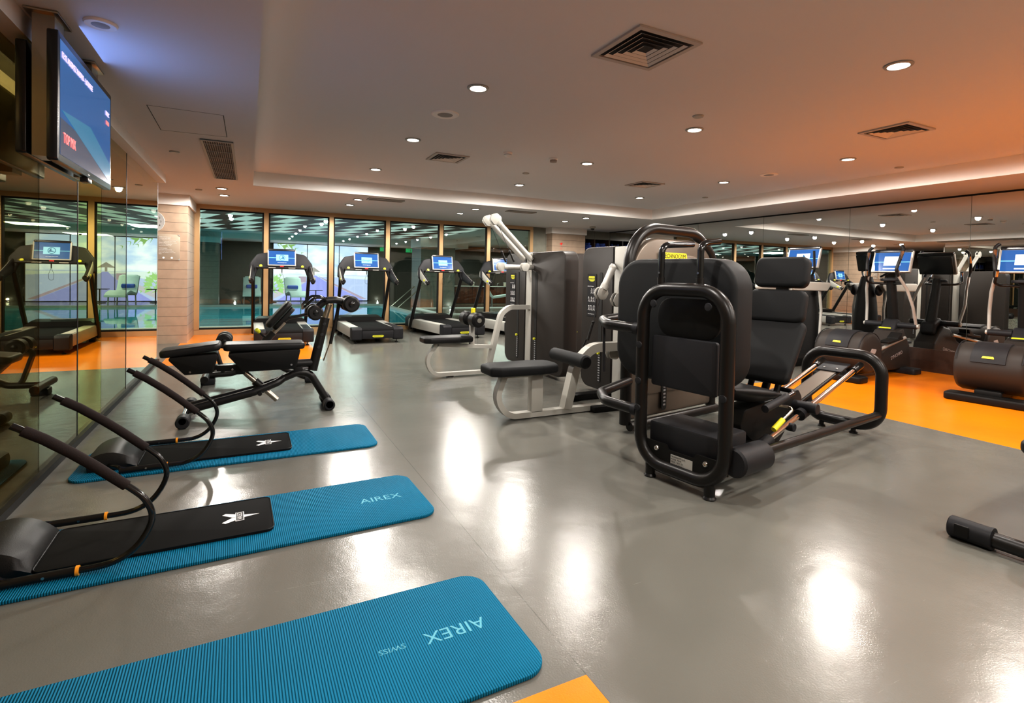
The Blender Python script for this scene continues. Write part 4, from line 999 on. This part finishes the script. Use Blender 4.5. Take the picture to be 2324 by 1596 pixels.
# ------------------------------------------------------------------ elliptical trainers
def make_elliptical():
    r = thing('elliptical_trainer', '', 'elliptical trainer')
    # rear drum, axis across (y)
    g = G(); rings = []
    for y, k in ((-.31,.80),(-.30,.93),(-.26,1.0),(-.10,1.0),(.10,1.0),(.26,1.0),(.30,.93),(.31,.80)):
        rings.append([V((.28+.29*k*cos(a_), y, .37+.275*k*sin(a_))) for a_ in [q*2*pi/32 for q in range(32)]])
    g.loft(rings).obj('flywheel_cover', 'brown_shroud', r, sharp=50)
    pl = [(.28+.305*cos(a_), .37+.292*sin(a_)) for a_ in [radians(60+q*8) for q in range(14)]]+[(.28+.285*cos(a_), .37+.27*sin(a_)) for a_ in [radians(164-q*8) for q in range(14)]]
    G().prism(pl, .30, (0,.15,0), X, Z, .004).obj('cover_inlay', 'charcoal', r)
    G().prism(arc_poly([(-.055,-.012),(.055,-.012),(.045,.016),(-.045,.016)], .005), .004, (.28+.305*cos(radians(152)),0,.37+.292*sin(radians(152))), Y*-1, V((.55,0,.83)), .001).obj('yellow_label', 'yellow_green', r)
    for s in (-1, 1):
        G().prism(arc_poly([(-.07,-.02),(.05,-.035),(.09,.02),(-.03,.035)], .01), .003, (.30, s*.312 if s < 0 else .312+.003, .40), X, Z).obj('side_badge', 'grey_print', r)
        G().tube([V((.28+.293*cos(a_), s*.285, .37+.277*sin(a_))) for a_ in [radians(10+q*10) for q in range(16)]], .006, n=6).obj('cover_rib', 'charcoal', r)
    G().prism(arc_poly([(-.10,-.36),(.14,-.36),(.14,.36),(-.10,.36)], .05), .085, (0,0,.0), X, Y, .02, 3).obj('rear_foot', 'dark_plastic', r)
    G().prism(rect(.05, 1.65, -.12, .12, .02), .09, (0,0,.05), X, Y, .02).obj('base_beam', 'dark_plastic', r)
    # front body wedge
    G().prism(arc_poly([(.62,.06),(1.72,.06),(1.66,.40),(1.45,.66),(1.25,.62),(1.05,.42),(.62,.22)], .04), .30, (0,.15,0), X, Z, .03, 3).obj('front_body', 'brown_shroud', r)
    text('SYNCHRO', .07, 'grey_print', r, (1.28,-.1515,.27), V((1,0,.25)), V((-.25,0,1)), 'body_lettering', ext=.001)
    G().prism(arc_poly([(1.40,-.33),(1.62,-.33),(1.62,.33),(1.40,.33)], .03), .085, (0,0,0), X, Y, .015).obj('front_foot', 'charcoal', r)
    g = G(); g.prism(arc_poly([(1.22,.55),(1.62,.50),(1.58,.70),(1.42,.80)], .06), .20, (0,.10,0), X, Z, .03, 3); g.obj('front_nose', 'charcoal', r)
    G().prism(arc_poly([(-.08,-.01),(.08,-.01),(.075,.012),(-.075,.012)], .004), .003, (1.245,0,.655), -Y, V((.75,0,.66))).obj('front_label', 'yellow_green', r)
    # column
    g = G(); rings = []
    for k in range(6):
        u = k/5; x = 1.50-.14*u; z = .68+.72*u; a_, b_ = .065-.012*u, .075-.015*u
        rings.append([V((x+a_*cos(q*pi/8), b_*sin(q*pi/8), z)) for q in range(16)])
    g.loft(rings).obj('column', 'dark_plastic', r)
    # screen
    O = V((1.36,0,1.46)); SU2 = V((.30,0,1)).normalized()
    G().prism(rect(-.26, .26, 0, .33, .015), .04, O, -Y, SU2, .008).obj('screen_frame', 'silver_paint', r)
    G().prism(rect(-.25, .25, .30, .35, .015), .06, O-V((-.01,0,0)), -Y, SU2, .008).obj('screen_hood', 'screen_bezel', r)
    Nn = (-Y).cross(SU2); f = -1 if Nn.x > 0 else 1
    def face(poly, d, nm, mt): return G().prism(poly, .001, O+Nn*((.0405 if f > 0 else -.0015)+d*f), -Y, SU2).obj(nm, mt, r, flat=True)
    face(rect(-.235, .235, .02, .30), 0, 'screen', 'display_blue'); face(rect(-.235, .235, .15, .16), .001, 'screen_stripe', 'display_line')
    face(rect(-.10, .12, .10, .24), .002, 'screen_logo_field', 'display_white'); face(rect(-.10, .10, .045, .06), .002, 'screen_caption', 'display_white')
    G().prism(rect(-.24, .24, .01, .30, .02), .04, O-Nn*.037, -Y, SU2, .01).obj('screen_back', 'screen_bezel', r)
    G().prism([(x, y) for x, y in circ(0,0,.12,28,.07)], .04, (1.33,0,1.34), Y*-1, X, .01).obj('bottle_tray', 'charcoal', r)
    for s in (-1, 1):
        # fixed handles
        G().tube([(1.36,s*.03,1.30),(1.27,s*.22,1.31),(1.17,s*.24,1.34),(1.10,s*.20,1.50)], .017, fil=.06, n=12).obj('fixed_handle', 'black_tube', r)
        G().tube([(1.135,s*.216,1.42),(1.105,s*.202,1.49)], .019, n=12).obj('pulse_grip', 'chrome', r)
        # swinging arm, slightly out of phase
        q = .07*s
        P = [(1.40,s*.33,.70),(1.34+q,s*.335,.98),(1.24+q,s*.30,1.22),(1.13+q*1.6,s*.25,1.42)]
        G().tube(P, .020, fil=.3, n=14).obj('swing_arm', 'silver_paint', r)
        P2 = [(1.13+q*1.6,s*.25,1.41),(1.08+q*1.6,s*.245,1.50),(1.11+q*1.6,s*.26,1.60),(1.20+q*1.6,s*.28,1.80),(1.22+q*1.6,s*.24,1.84)]
        G().tube(P2, .021, fil=.06, n=14).obj('arm_grip', 'black_vinyl', r)
        G().tube([(1.135+q*1.6,s*.265,1.65),(1.18+q*1.6,s*.275,1.755)], .0225, n=12).obj('pulse_plate', 'chrome', r)
        G().cyl((1.40,s*.10,.70), (1.40,s*.34,.70), .042, n=20, bev=.004).obj('arm_hub', 'charcoal', r); G().cyl((1.40,s*.25,.70), (1.40,s*.365,.70), .030, n=18, bev=.004).obj('arm_pivot', 'silver_paint', r)
        # link and pedal
        z0 = .30 if s > 0 else .38
        G().tube([(.40,s*.25,z0-.02),(1.34,s*.22,z0+.15)], .022, n=12).obj('pedal_link', 'silver_paint', r)
        G().prism(arc_poly([(-.20,-.07),(.20,-.07),(.20,.07),(-.20,.07)], .03), .035, (.92,s*.24,z0+.12), V((1,0,.12)), Y, .008).obj('pedal', 'dark_plastic', r)
        G().prism(arc_poly([(.0,0),(.12,0),(.16,.09),(.13,.09)], .01), .14, (.92,s*.24+.07,z0+.15), X, Z, .004).obj('pedal_rim', 'dark_plastic', r)
    return r
e1 = make_elliptical(); e1.location = (7.10, 4.40, 0); e1.rotation_euler = (0,0,radians(3))
tag(e1, 'elliptical trainer farther from the camera, behind the tail of the leg press', 'elliptical trainer', 'elliptical trainers on the orange floor')
e2 = copy_tree(e1); e2.location = (7.28, 2.84, 0); e2.rotation_euler = (0,0,radians(8))
tag(e2, 'elliptical trainer nearer the camera, cut by the right edge of the photo', 'elliptical trainer', 'elliptical trainers on the orange floor')

# upright striding machine with pale side rails, farther along the mirror
vr = thing('stride_trainer', 'tall cardio machine with pale grey side rails behind the leg press back pads', 'gym machine', (7.0, 5.55, 0), radians(4))
G().prism(rect(0, 1.6, -.32, .32, .06), .14, (0,0,0), X, Y, .03).obj('base', 'dark_plastic', vr)
g = G(); rings = []
for k in range(9):
    u = k/8; z = .12+1.30*u; w = .20*(1-.55*u**3); d = .17*(1-.5*u**3)
    rings.append([V((1.28+d*cos(q*pi/10), w*sin(q*pi/10), z)) for q in range(20)])
g.loft(rings).obj('column', 'dark_plastic', vr)
for s in (-1, 1):
    G().prism(arc_poly([(.35,1.17),(1.28,1.16),(1.42,1.30),(.40,1.31)], .045), .07, (0,s*.30+.035,0), X, Z, .02, 3).obj('side_rail', 'light_grey', vr)
    G().tube([(1.15,s*.27,1.20),(1.22,s*.27,.85),(1.20,s*.27,.45),(1.12,s*.27,.12)], .022, fil=.3, n=12).obj('rail_support', 'silver_paint', vr)
    G().prism(rect(-.2, .2, -.08, .08, .03), .05, (.55,s*.17,.22), X, Y, .01).obj('foot_plate', 'charcoal', vr)
    G().tube([(1.15,s*.15,1.42),(1.05,s*.24,1.50),(1.02,s*.24,1.80)], .018, fil=.05, n=10).obj('hand_grip', 'black_vinyl', vr)
    G().ball((1.28,s*.22,1.18), .10, (1,.4,1)).obj('shoulder_cover', 'charcoal', vr)
O = V((1.12,0,1.52)); SU2 = V((.28,0,1)).normalized(); Nn = (-Y).cross(SU2); f = -1 if Nn.x > 0 else 1
G().tube([(1.27,0,1.36),(1.22,0,1.62)], .045, n=12).obj('screen_neck', 'dark_plastic', vr)
G().prism(rect(-.27, .27, 0, .34, .015), .04, O, -Y, SU2, .008).obj('screen_frame', 'silver_paint', vr)
G().prism(rect(-.26, .26, .31, .36, .015), .06, O+V((.01,0,0)), -Y, SU2, .008).obj('screen_hood', 'screen_bezel', vr)
for poly, d, nm, mt in ((rect(-.245,.245,.02,.31),0,'screen','display_blue'), (rect(-.245,.245,.15,.16),.001,'screen_stripe','display_line'), (rect(-.11,.11,.09,.24),.002,'screen_logo_field','display_white'), ([(-.06,.12),(.06,.12),(.03,.20),(.0,.225),(-.01,.15)],.003,'screen_emblem','display_mark')):
    G().prism(poly, .001, O+Nn*((.0405 if f > 0 else -.0015)+d*f), -Y, SU2).obj(nm, mt, vr, flat=True)
G().prism(rect(-.25, .25, .01, .31, .02), .04, O-Nn*.037, -Y, SU2, .01).obj('screen_back', 'screen_bezel', vr)

# ------------------------------------------------------------------ flat bench at the right edge
t = thing('flat_bench', 'black weight bench at the right edge, only foot bar and pad corner showing', 'exercise bench', (3.30, 1.05, 0), radians(4))
G().cyl((0,-.34,.052), (0,.34,.052), .038, n=20).obj('foot_bar', 'bench_tube', t)
for s in (-1, 1):
    a0, a1 = (.18, .355) if s > 0 else (-.355, -.18)
    G().cyl((0,a0,.054), (0,a1,.054), .053, n=26, bev=.006).obj('end_sleeve', 'charcoal', t)
    G().lathe([(.055,-.006),(.055,.006)], (0, s*.185, .054), Y, 26).obj('sleeve_ring', 'charcoal', t)
    G().box(-.060, -.045, s*.29-.03, s*.29+.03, .03, .09, .006).obj('sleeve_pad', 'dark_plastic', t)
G().tube([(0,0,.06),(.28,0,.38),(1.1,0,.40)], .04, fil=.08, n=14).obj('main_beam', 'bench_tube', t)
G().tube([(1.15,0,.40),(1.30,0,.06)], .035, n=14).obj('rear_leg', 'bench_tube', t)
G().cyl((1.3,-.25,.05), (1.3,.25,.05), .04, n=18).obj('rear_foot_bar', 'bench_tube', t)
G().prism(rect(.32, 1.45, -.15, .20, .07), .08, (0,0,.42), X, Y, .03, 4).obj('seat_pad', 'black_vinyl', t)

# ------------------------------------------------------------------ pool hall
PY0, PY1, WY = 13.8, 22.3, 24.75
PCH = 2.72
def pool_floor():
    g = G(); bm = g.bm
    def sl(x0, x1, y0, y1, z0=-.15, z1=0): g.box(x0, x1, y0, y1, z0, z1)
    sl(-8, 16, GY+.1, PY0); sl(-8, 16, PY1, WY+.2); sl(5.1, 16, PY0, PY1); sl(-8, -6, PY0, PY1)
    return struct(g.obj('floor_pool_deck', 'deck_stone'))
pool_floor()
struct(G().box(-6, 5.1, PY0, PY1, -.2, -.07).obj('floor_pool_water', 'water', flat=True))
struct(G().box(-6, 5.1, PY0-.22, PY0-.002, .0, .006).obj('trim_22', 'light_grey'))
struct(G().box(4.9, 5.1, PY0, PY1, -.069, .004).obj('trim_23', 'light_grey'))
struct(G().box(-6, 5.1, PY1-.12, PY1, -.069, .004).obj('trim_24', 'light_grey'))
struct(G().box(-8, 16, WY, WY+.2, 0, PCH).obj('wall_pool_back', 'pool_tile_dark'))
struct(G().box(16, 16.2, GY, WY, 0, PCH).obj('wall_pool_right', 'pool_tile_dark'))
struct(G().box(-8.2, -8, GY, WY, 0, PCH).obj('wall_pool_left', 'pool_tile_dark'))
struct(G().box(-8, 16, GY+.1, WY+.2, PCH, PCH+.1).obj('ceiling_pool', 'white_paint'))
struct(G().box(-4, 6.4, 14.2, 21.0, PCH-.02, PCH-.002).obj('ceiling_pool_panels', 'pool_ceiling', flat=True))
struct(G().box(-8, 9, 22.6, WY, 2.50, PCH-.002).obj('ceiling_pool_soffit', 'white_paint', flat=True))
pillar('pool_left', -2.4, -1.0, PY1+.05, PY1+1.0, 'pool_tile_pale', 2.3, .04, 2.5)
pillar('pool_right', 6.0, 7.4, 20.0, 21.3, 'pool_tile_pale', 2.36, .04, PCH)
for x, y, w in ((-.43,16.05,'left pane'), (-.46,17.2,'left pane, deeper'), (1.91,15.65,'second pane'), (1.96,16.9,'second pane, next'), (1.66,18.28,'middle'), (1.63,20.2,'far middle'), (4.3,16.2,'third pane'), (4.2,17.9,'third pane, deeper'), (5.9,17.0,'fourth pane'), (7.7,20.8,'right of the pool pillar'), (7.6,18.1,'fifth pane'), (9.3,17.4,'sixth pane'), (9.6,20.2,'sixth pane, deeper'), (11.2,18.2,'far right'), (1.65,23.3,'over the lit mural'), (3.9,23.3,'over the mural right side')):
    o = thing('pool_downlight', 'small bright downlight over the pool hall, %s' % w, 'light', (x, y, (PCH-.021 if y < 21 and x < 6.4 else (PCH-.001 if y < 22.6 else 2.499))), 0, 'downlights over the pool')
    G().lathe([(.08,0),(.095,0),(.095,-.006),(.08,-.008)], (0,0,0), Z, 18).obj('trim_ring', 'silver_paint', o)
    G().cyl((0,0,-.001), (0,0,-.006), .078, n=18).obj('lens', 'lamp_pool', o)
for x, y in ((0,17.5), (3,19), (9,17), (10,21.5), (2.8,23.4), (-1,14.5)):
    l = bpy.data.lights.new('pool_fill_lamp', 'AREA'); l.energy = 70; l.size = 1.2; l.color = (.88,1,.93)  # broad lamps without fittings, added to brighten the pool hall
    o = bpy.data.objects.new('pool_fill_lamp', l); C.objects.link(o); o.location = (x, y, 2.45)
# lit beach photograph
mr = thing('beach_mural', 'back lit beach photograph with a boardwalk on the pool hall wall', 'mural', (0, WY-.01, 0))
F = lambda poly, d, nm, mt: G().prism(poly, .004, (0,-.006*d,0), X, Z).obj(nm, mt, mr, flat=True)
F(rect(.94,4.90,.03,2.47), 1, 'sky', 'mural_haze')
F([(.94,.03),(4.90,.03),(4.90,1.16),(.94,1.16)], 2, 'sea', 'mural_sea')
F([(.94,1.16),(4.90,1.13),(4.90,.98),(3.2,1.08),(2.2,1.05),(.94,.80)], 3, 'shoreline', 'mural_shore')
F([(2.50,1.13),(2.66,1.13),(3.05,.88),(4.75,.03),(1.1,.03),(2.18,.80),(2.40,1.0)], 4, 'boardwalk', 'mural_walk')
F([(2.70,1.14),(3.20,.90),(4.85,.10),(4.62,.10),(3.15,.86)], 5, 'boardwalk_edge', 'mural_rail')
F([(.96,.10),(.96,.40),(2.15,.90),(2.25,.84)], 5, 'boardwalk_edge', 'mural_sand')
F(rect(1.95,2.25,.84,1.08), 6, 'planter', 'mural_rail')
F([(2.25,1.28),(2.56,1.50),(2.85,1.28),(2.60,1.30),(2.60,1.14),(2.52,1.14),(2.52,1.30)], 6, 'beach_hut', 'mural_hut')
def frond(g, pts, L0, n, wd=.016, y=-.042):
    pts = round_path([V((x, 0, z)) for x, z in pts], .3, 8)
    for k in range(n):
        u = k/(n-1)*(len(pts)-1.001); i = int(u); c0 = pts[i].lerp(pts[i+1], u-i); d = (pts[i+1]-pts[i]).normalized()
        for sg in (-1, 1):
            q = d*cos(.75)+Y.cross(d)*sg*sin(.75); L = L0*(1-.6*k/n)*(1+.15*((k*7) % 3-1)); e = c0+q*L
            e.z = min(e.z, 2.465); e.x = max(e.x, .945); e.z = max(e.z, .04)
            if (e-c0).length < .05: continue
            n0 = (e-c0).normalized().cross(Y)*wd
            g.prism([((c0+n0).x,(c0+n0).z), (e.x,e.z), ((c0-n0).x,(c0-n0).z)], .003, (0,y,0), X, Z)
g = G()
frond(g, [(1.2,2.46),(1.6,2.42),(2.05,2.12)], .34, 16); frond(g, [(1.1,2.46),(1.35,2.36),(1.55,2.20)], .26, 12)
g.obj('palm_leaf', 'mural_leaf', mr, flat=True)
g = G()
for p in ([(.96,.55),(1.15,.85),(1.5,.95)], [(.96,.50),(1.2,.68),(1.6,.66)], [(.96,.7),(1.0,.95),(1.2,1.12)], [(.96,.42),(1.2,.48),(1.45,.40)]): frond(g, p, .24, 10, .03)
g.obj('green_bush', 'mural_leaf_light', mr, flat=True)
for x in (2.29, 3.63): G().box(x-.012, x+.012, -.05, -.005, .03, 2.47).obj('panel_seam', 'slot_black', mr)
g = G(); g.box(.90, 4.94, -.05, 0, 2.47, 2.50); g.box(.90, 4.94, -.05, 0, 0, .03); g.box(.90,.94,-.05,0,0,2.5); g.box(4.9,4.94,-.05,0,0,2.5); g.obj('mural_frame', 'dark_plastic', mr)
# loungers
def make_lounger():
    r = thing('pool_lounger', '', 'lounger')
    P = [(-.05,1.02),(.02,1.0),(.28,.50),(.36,.42),(.55,.45),(.95,.52),(1.25,.46),(1.42,.36),(1.44,.30),(1.36,.29),(1.20,.38),(.95,.43),(.60,.36),(.33,.32),(.22,.40)]
    G().prism([(y, z) for y, z in P], .64, (.32,0,0), -Y, Z, .02).obj('shell', 'lounger_white', r)
    G().prism(rect(-.26,.26,0,.22,.04), .05, (0,-.02,.84), X, V((0,.42,.9)), .015).obj('head_cushion', 'lounger_white', r)
    for x in (-.27, .27):
        for y in (-.30, -1.15): G().tube([(x,y,.36),(x*1.05,y,.0)], .022, n=10).obj('leg', 'silver_paint', r)
    return r
lg = make_lounger(); spots = [(.12, 23.9, 'white pool lounger with towel by the dark tiled wall, seen through the first pane'), (1.60, 23.3, 'white pool lounger in front of the beach mural'), (9.0, 20.6, 'white pool lounger near the wooden counter, half hidden by the cable machine')]
for i, (x, y, lb) in enumerate(spots):
    o = lg if i == 0 else copy_tree(lg); o.location = (x, y, 0); o.rotation_euler = (0,0,(0, .12, 1.2)[i]); tag(o, lb, 'lounger', 'white pool loungers')
    if i < 2:
        tw_ = tag(G().cyl((x-.20,y-.22,.65), (x+.20,y-.22,.65), .075, n=16, bev=.02).obj('rolled_towel', 'towel_blue'), 'rolled dark blue towel on the %s' % ('lounger by the tiled wall', 'lounger before the mural')[i], 'towel')
for x, y, lb in ((.86, 23.7, 'small dark side table between the two loungers'), (2.55, 23.7, 'small dark side table right of the second lounger')):
    o = thing('side_table', lb, 'table', (x, y, 0), 0, 'small side tables by the pool')
    G().box(-.26, .26, -.2, .2, .50, .52, .004).obj('table_top', 'dark_plastic', o); G().tube([(0,0,.02),(0,0,.5)], .02, n=10).obj('stem', 'dark_plastic', o); G().cyl((0,0,0), (0,0,.02), .18, n=20).obj('base', 'dark_plastic', o)
# wall uplights
for x, y, w in ((-1.7, 22.22, 'at the foot of the left pool pillar'), (-.5, WY-.08, 'at the wall left of the first lounger'), (5.35, WY-.08, 'at the wall right of the mural'), (7.2, 19.9, 'at the foot of the right pool pillar')):
    o = thing('floor_uplight', 'tiny glowing uplight %s' % w, 'light', (x, y, 0), 0, 'floor uplights in the pool hall')
    G().lathe([(.05,0),(.05,.01),(.035,.012)], (0,0,.0), Z, 14).obj('rim', 'chrome', o); G().cyl((0,0,.012), (0,0,.016), .018, n=14).obj('lens', 'lamp_pool', o)
    l = bpy.data.lights.new('uplight_lamp', 'POINT'); l.energy = 1.2; l.shadow_soft_size = .04; q = bpy.data.objects.new('uplight_lamp', l); C.objects.link(q); q.location = (0,-.05,.10); q.parent = o
# hand rails into the pool
for k, y in enumerate((20.9, 19.9)):
    o = thing('pool_handrail', 'bent steel handrail at the pool steps, %s one' % ('farther', 'nearer')[k], 'handrail', (5.1, y, 0), 0, 'pool handrails')
    G().tube([(-.05,0,-.05),(1.05,0,.92),(1.28,0,.90),(1.30,0,.0)], .024, fil=.10, n=10).obj('rail', 'steel', o)
    G().tube([(-.05,.02,-.05),(.45,.02,-.06)], .02, n=8).obj('lower_rail', 'steel', o)
    G().cyl((1.30,0,0), (1.30,0,.02), .06, n=16).obj('rail_flange', 'chrome', o)
o = thing('whirlpool_rim', 'pale stone rim of the whirlpool beside the handrails', 'pool', (7.2, 17.3, 0))
g = G(); g.box(-1.7,2.2,-1.2,-1.0,0,.03); g.box(-1.7,2.2,1.9,2.1,0,.03); g.box(-1.7,-1.5,-1.0,1.9,0,.03); g.box(2.0,2.2,-1.0,1.9,0,.03); g.obj('stone_rim', 'white_paint', o)
# counter
o = thing('bar_counter', 'long dark wooden counter with a pale top beyond the pool', 'counter', (10.4, 22.6, 0))
g = G(); g.box(-2.1,2.3,-.3,.3,.02,.76); g.obj('wooden_front', 'counter_wood', o); G().box(-2.2,2.4,-.36,.36,.76,.80,.005).obj('worktop', 'light_grey', o)
g = G()
for k in range(22): g.box(-2.08+k*.2, -2.07+k*.2, -.303, -.30, .03, .75)
g.obj('panel_grooves', 'slot_black', o)
G().tube([(.1,0,.80),(.1,0,.92),(.2,0,.95)], .012, fil=.02, n=8).obj('tap', 'chrome', o)
for x, lb in ((9.2, 'small pale pot on the wooden counter, left one'), (10.9, 'small pale pot on the wooden counter, right one')):
    o = thing('counter_pot', lb, 'pot', (x, 22.55, .80), 0, 'pots on the counter')
    G().lathe([(.08,0),(.10,.02),(.11,.17),(.095,.18),(.09,.03)], (0,0,0), Z, 16).obj('bowl', 'acrylic', o); G().lathe([(.112,.15),(.116,.165),(.112,.18)], (0,0,0), Z, 16).obj('pot_rim', 'light_grey', o)
# exit sign
for x, lb in ((6.75, 'green exit sign left of the right pool pillar'), (5.55, 'green exit sign behind the third mullion')):
    o = thing('exit_sign', lb, 'sign', (x, WY-.35, 2.30), 0, 'green exit signs')
    G().box(-.17, .17, -.02, .02, 0, .17, .004).obj('sign_box', 'exit_green', o)
    g = G(); g.ball((-.02,-.024,.135), .012, (1,.2,1), 8); g.tube([(-.02,-.024,.12),(-.03,-.024,.08),(-.055,-.024,.05)], .006, n=5); g.tube([(-.03,-.024,.08),(-.005,-.024,.055),(-.015,-.024,.03)], .006, n=5); g.tube([(-.022,-.024,.11),(.012,-.024,.10)], .005, n=5)
    g.box(.03,.08,-.024,-.021,.03,.14); g.obj('running_figure', 'white_print', o)
    text('EXIT', .05, 'white_print', o, (-.10,-.023,.085), X, Z, ext=.001, sx=.7)
    G().box(-.02, .02, -.01, .01, .17, .198).obj('hanger', 'silver_paint', o)
o = thing('dome_camera', 'small dark dome camera under the pool soffit', 'camera', (3.0, 23.2, 2.499)); G().lathe([(.09,0),(.09,-.02),(.07,-.03)], (0,0,0), Z, 18).obj('base', 'light_grey', o); G().ball((0,0,-.04), .06).obj('dome', 'screen_bezel', o)

# ------------------------------------------------------------------ camera, world, colour
f, yaw, pitch, roll, cy = 1198.56, .4629, -.0229, .0211, 653.69
Fw = V((sin(yaw)*cos(pitch), cos(yaw)*cos(pitch), sin(pitch))); Rt = V((cos(yaw), -sin(yaw), 0)); Up = Rt.cross(Fw)
r_ = Rt*cos(roll)+Up*sin(roll); u_ = -Rt*sin(roll)+Up*cos(roll)
cam = bpy.data.cameras.new('camera'); co = bpy.data.objects.new('camera', cam); C.objects.link(co)
cam.sensor_width = 36; cam.sensor_fit = 'HORIZONTAL'; cam.lens = 36*f/2324; cam.shift_y = (cy-798)/2324; cam.clip_end = 100; cam.clip_start = .02
co.matrix_world = Matrix(((r_.x, u_.x, -Fw.x, 0), (r_.y, u_.y, -Fw.y, 0), (r_.z, u_.z, -Fw.z, 1.3), (0,0,0,1)))
sc = bpy.context.scene; sc.camera = co
w = bpy.data.worlds.new('world'); sc.world = w; w.use_nodes = True; w.node_tree.nodes['Background'].inputs[0].default_value = (.02,.02,.02,1)
sc.view_settings.view_transform = 'Standard'; sc.view_settings.look = 'None'; sc.view_settings.exposure = .32; sc.view_settings.gamma = .88
cy_ = sc.cycles; cy_.max_bounces = 7; cy_.diffuse_bounces = 4; cy_.glossy_bounces = 5; cy_.transmission_bounces = 2; cy_.transparent_max_bounces = 8; cy_.sample_clamp_indirect = 4; cy_.caustics_reflective = False; cy_.caustics_refractive = False
cy_.use_denoising = True
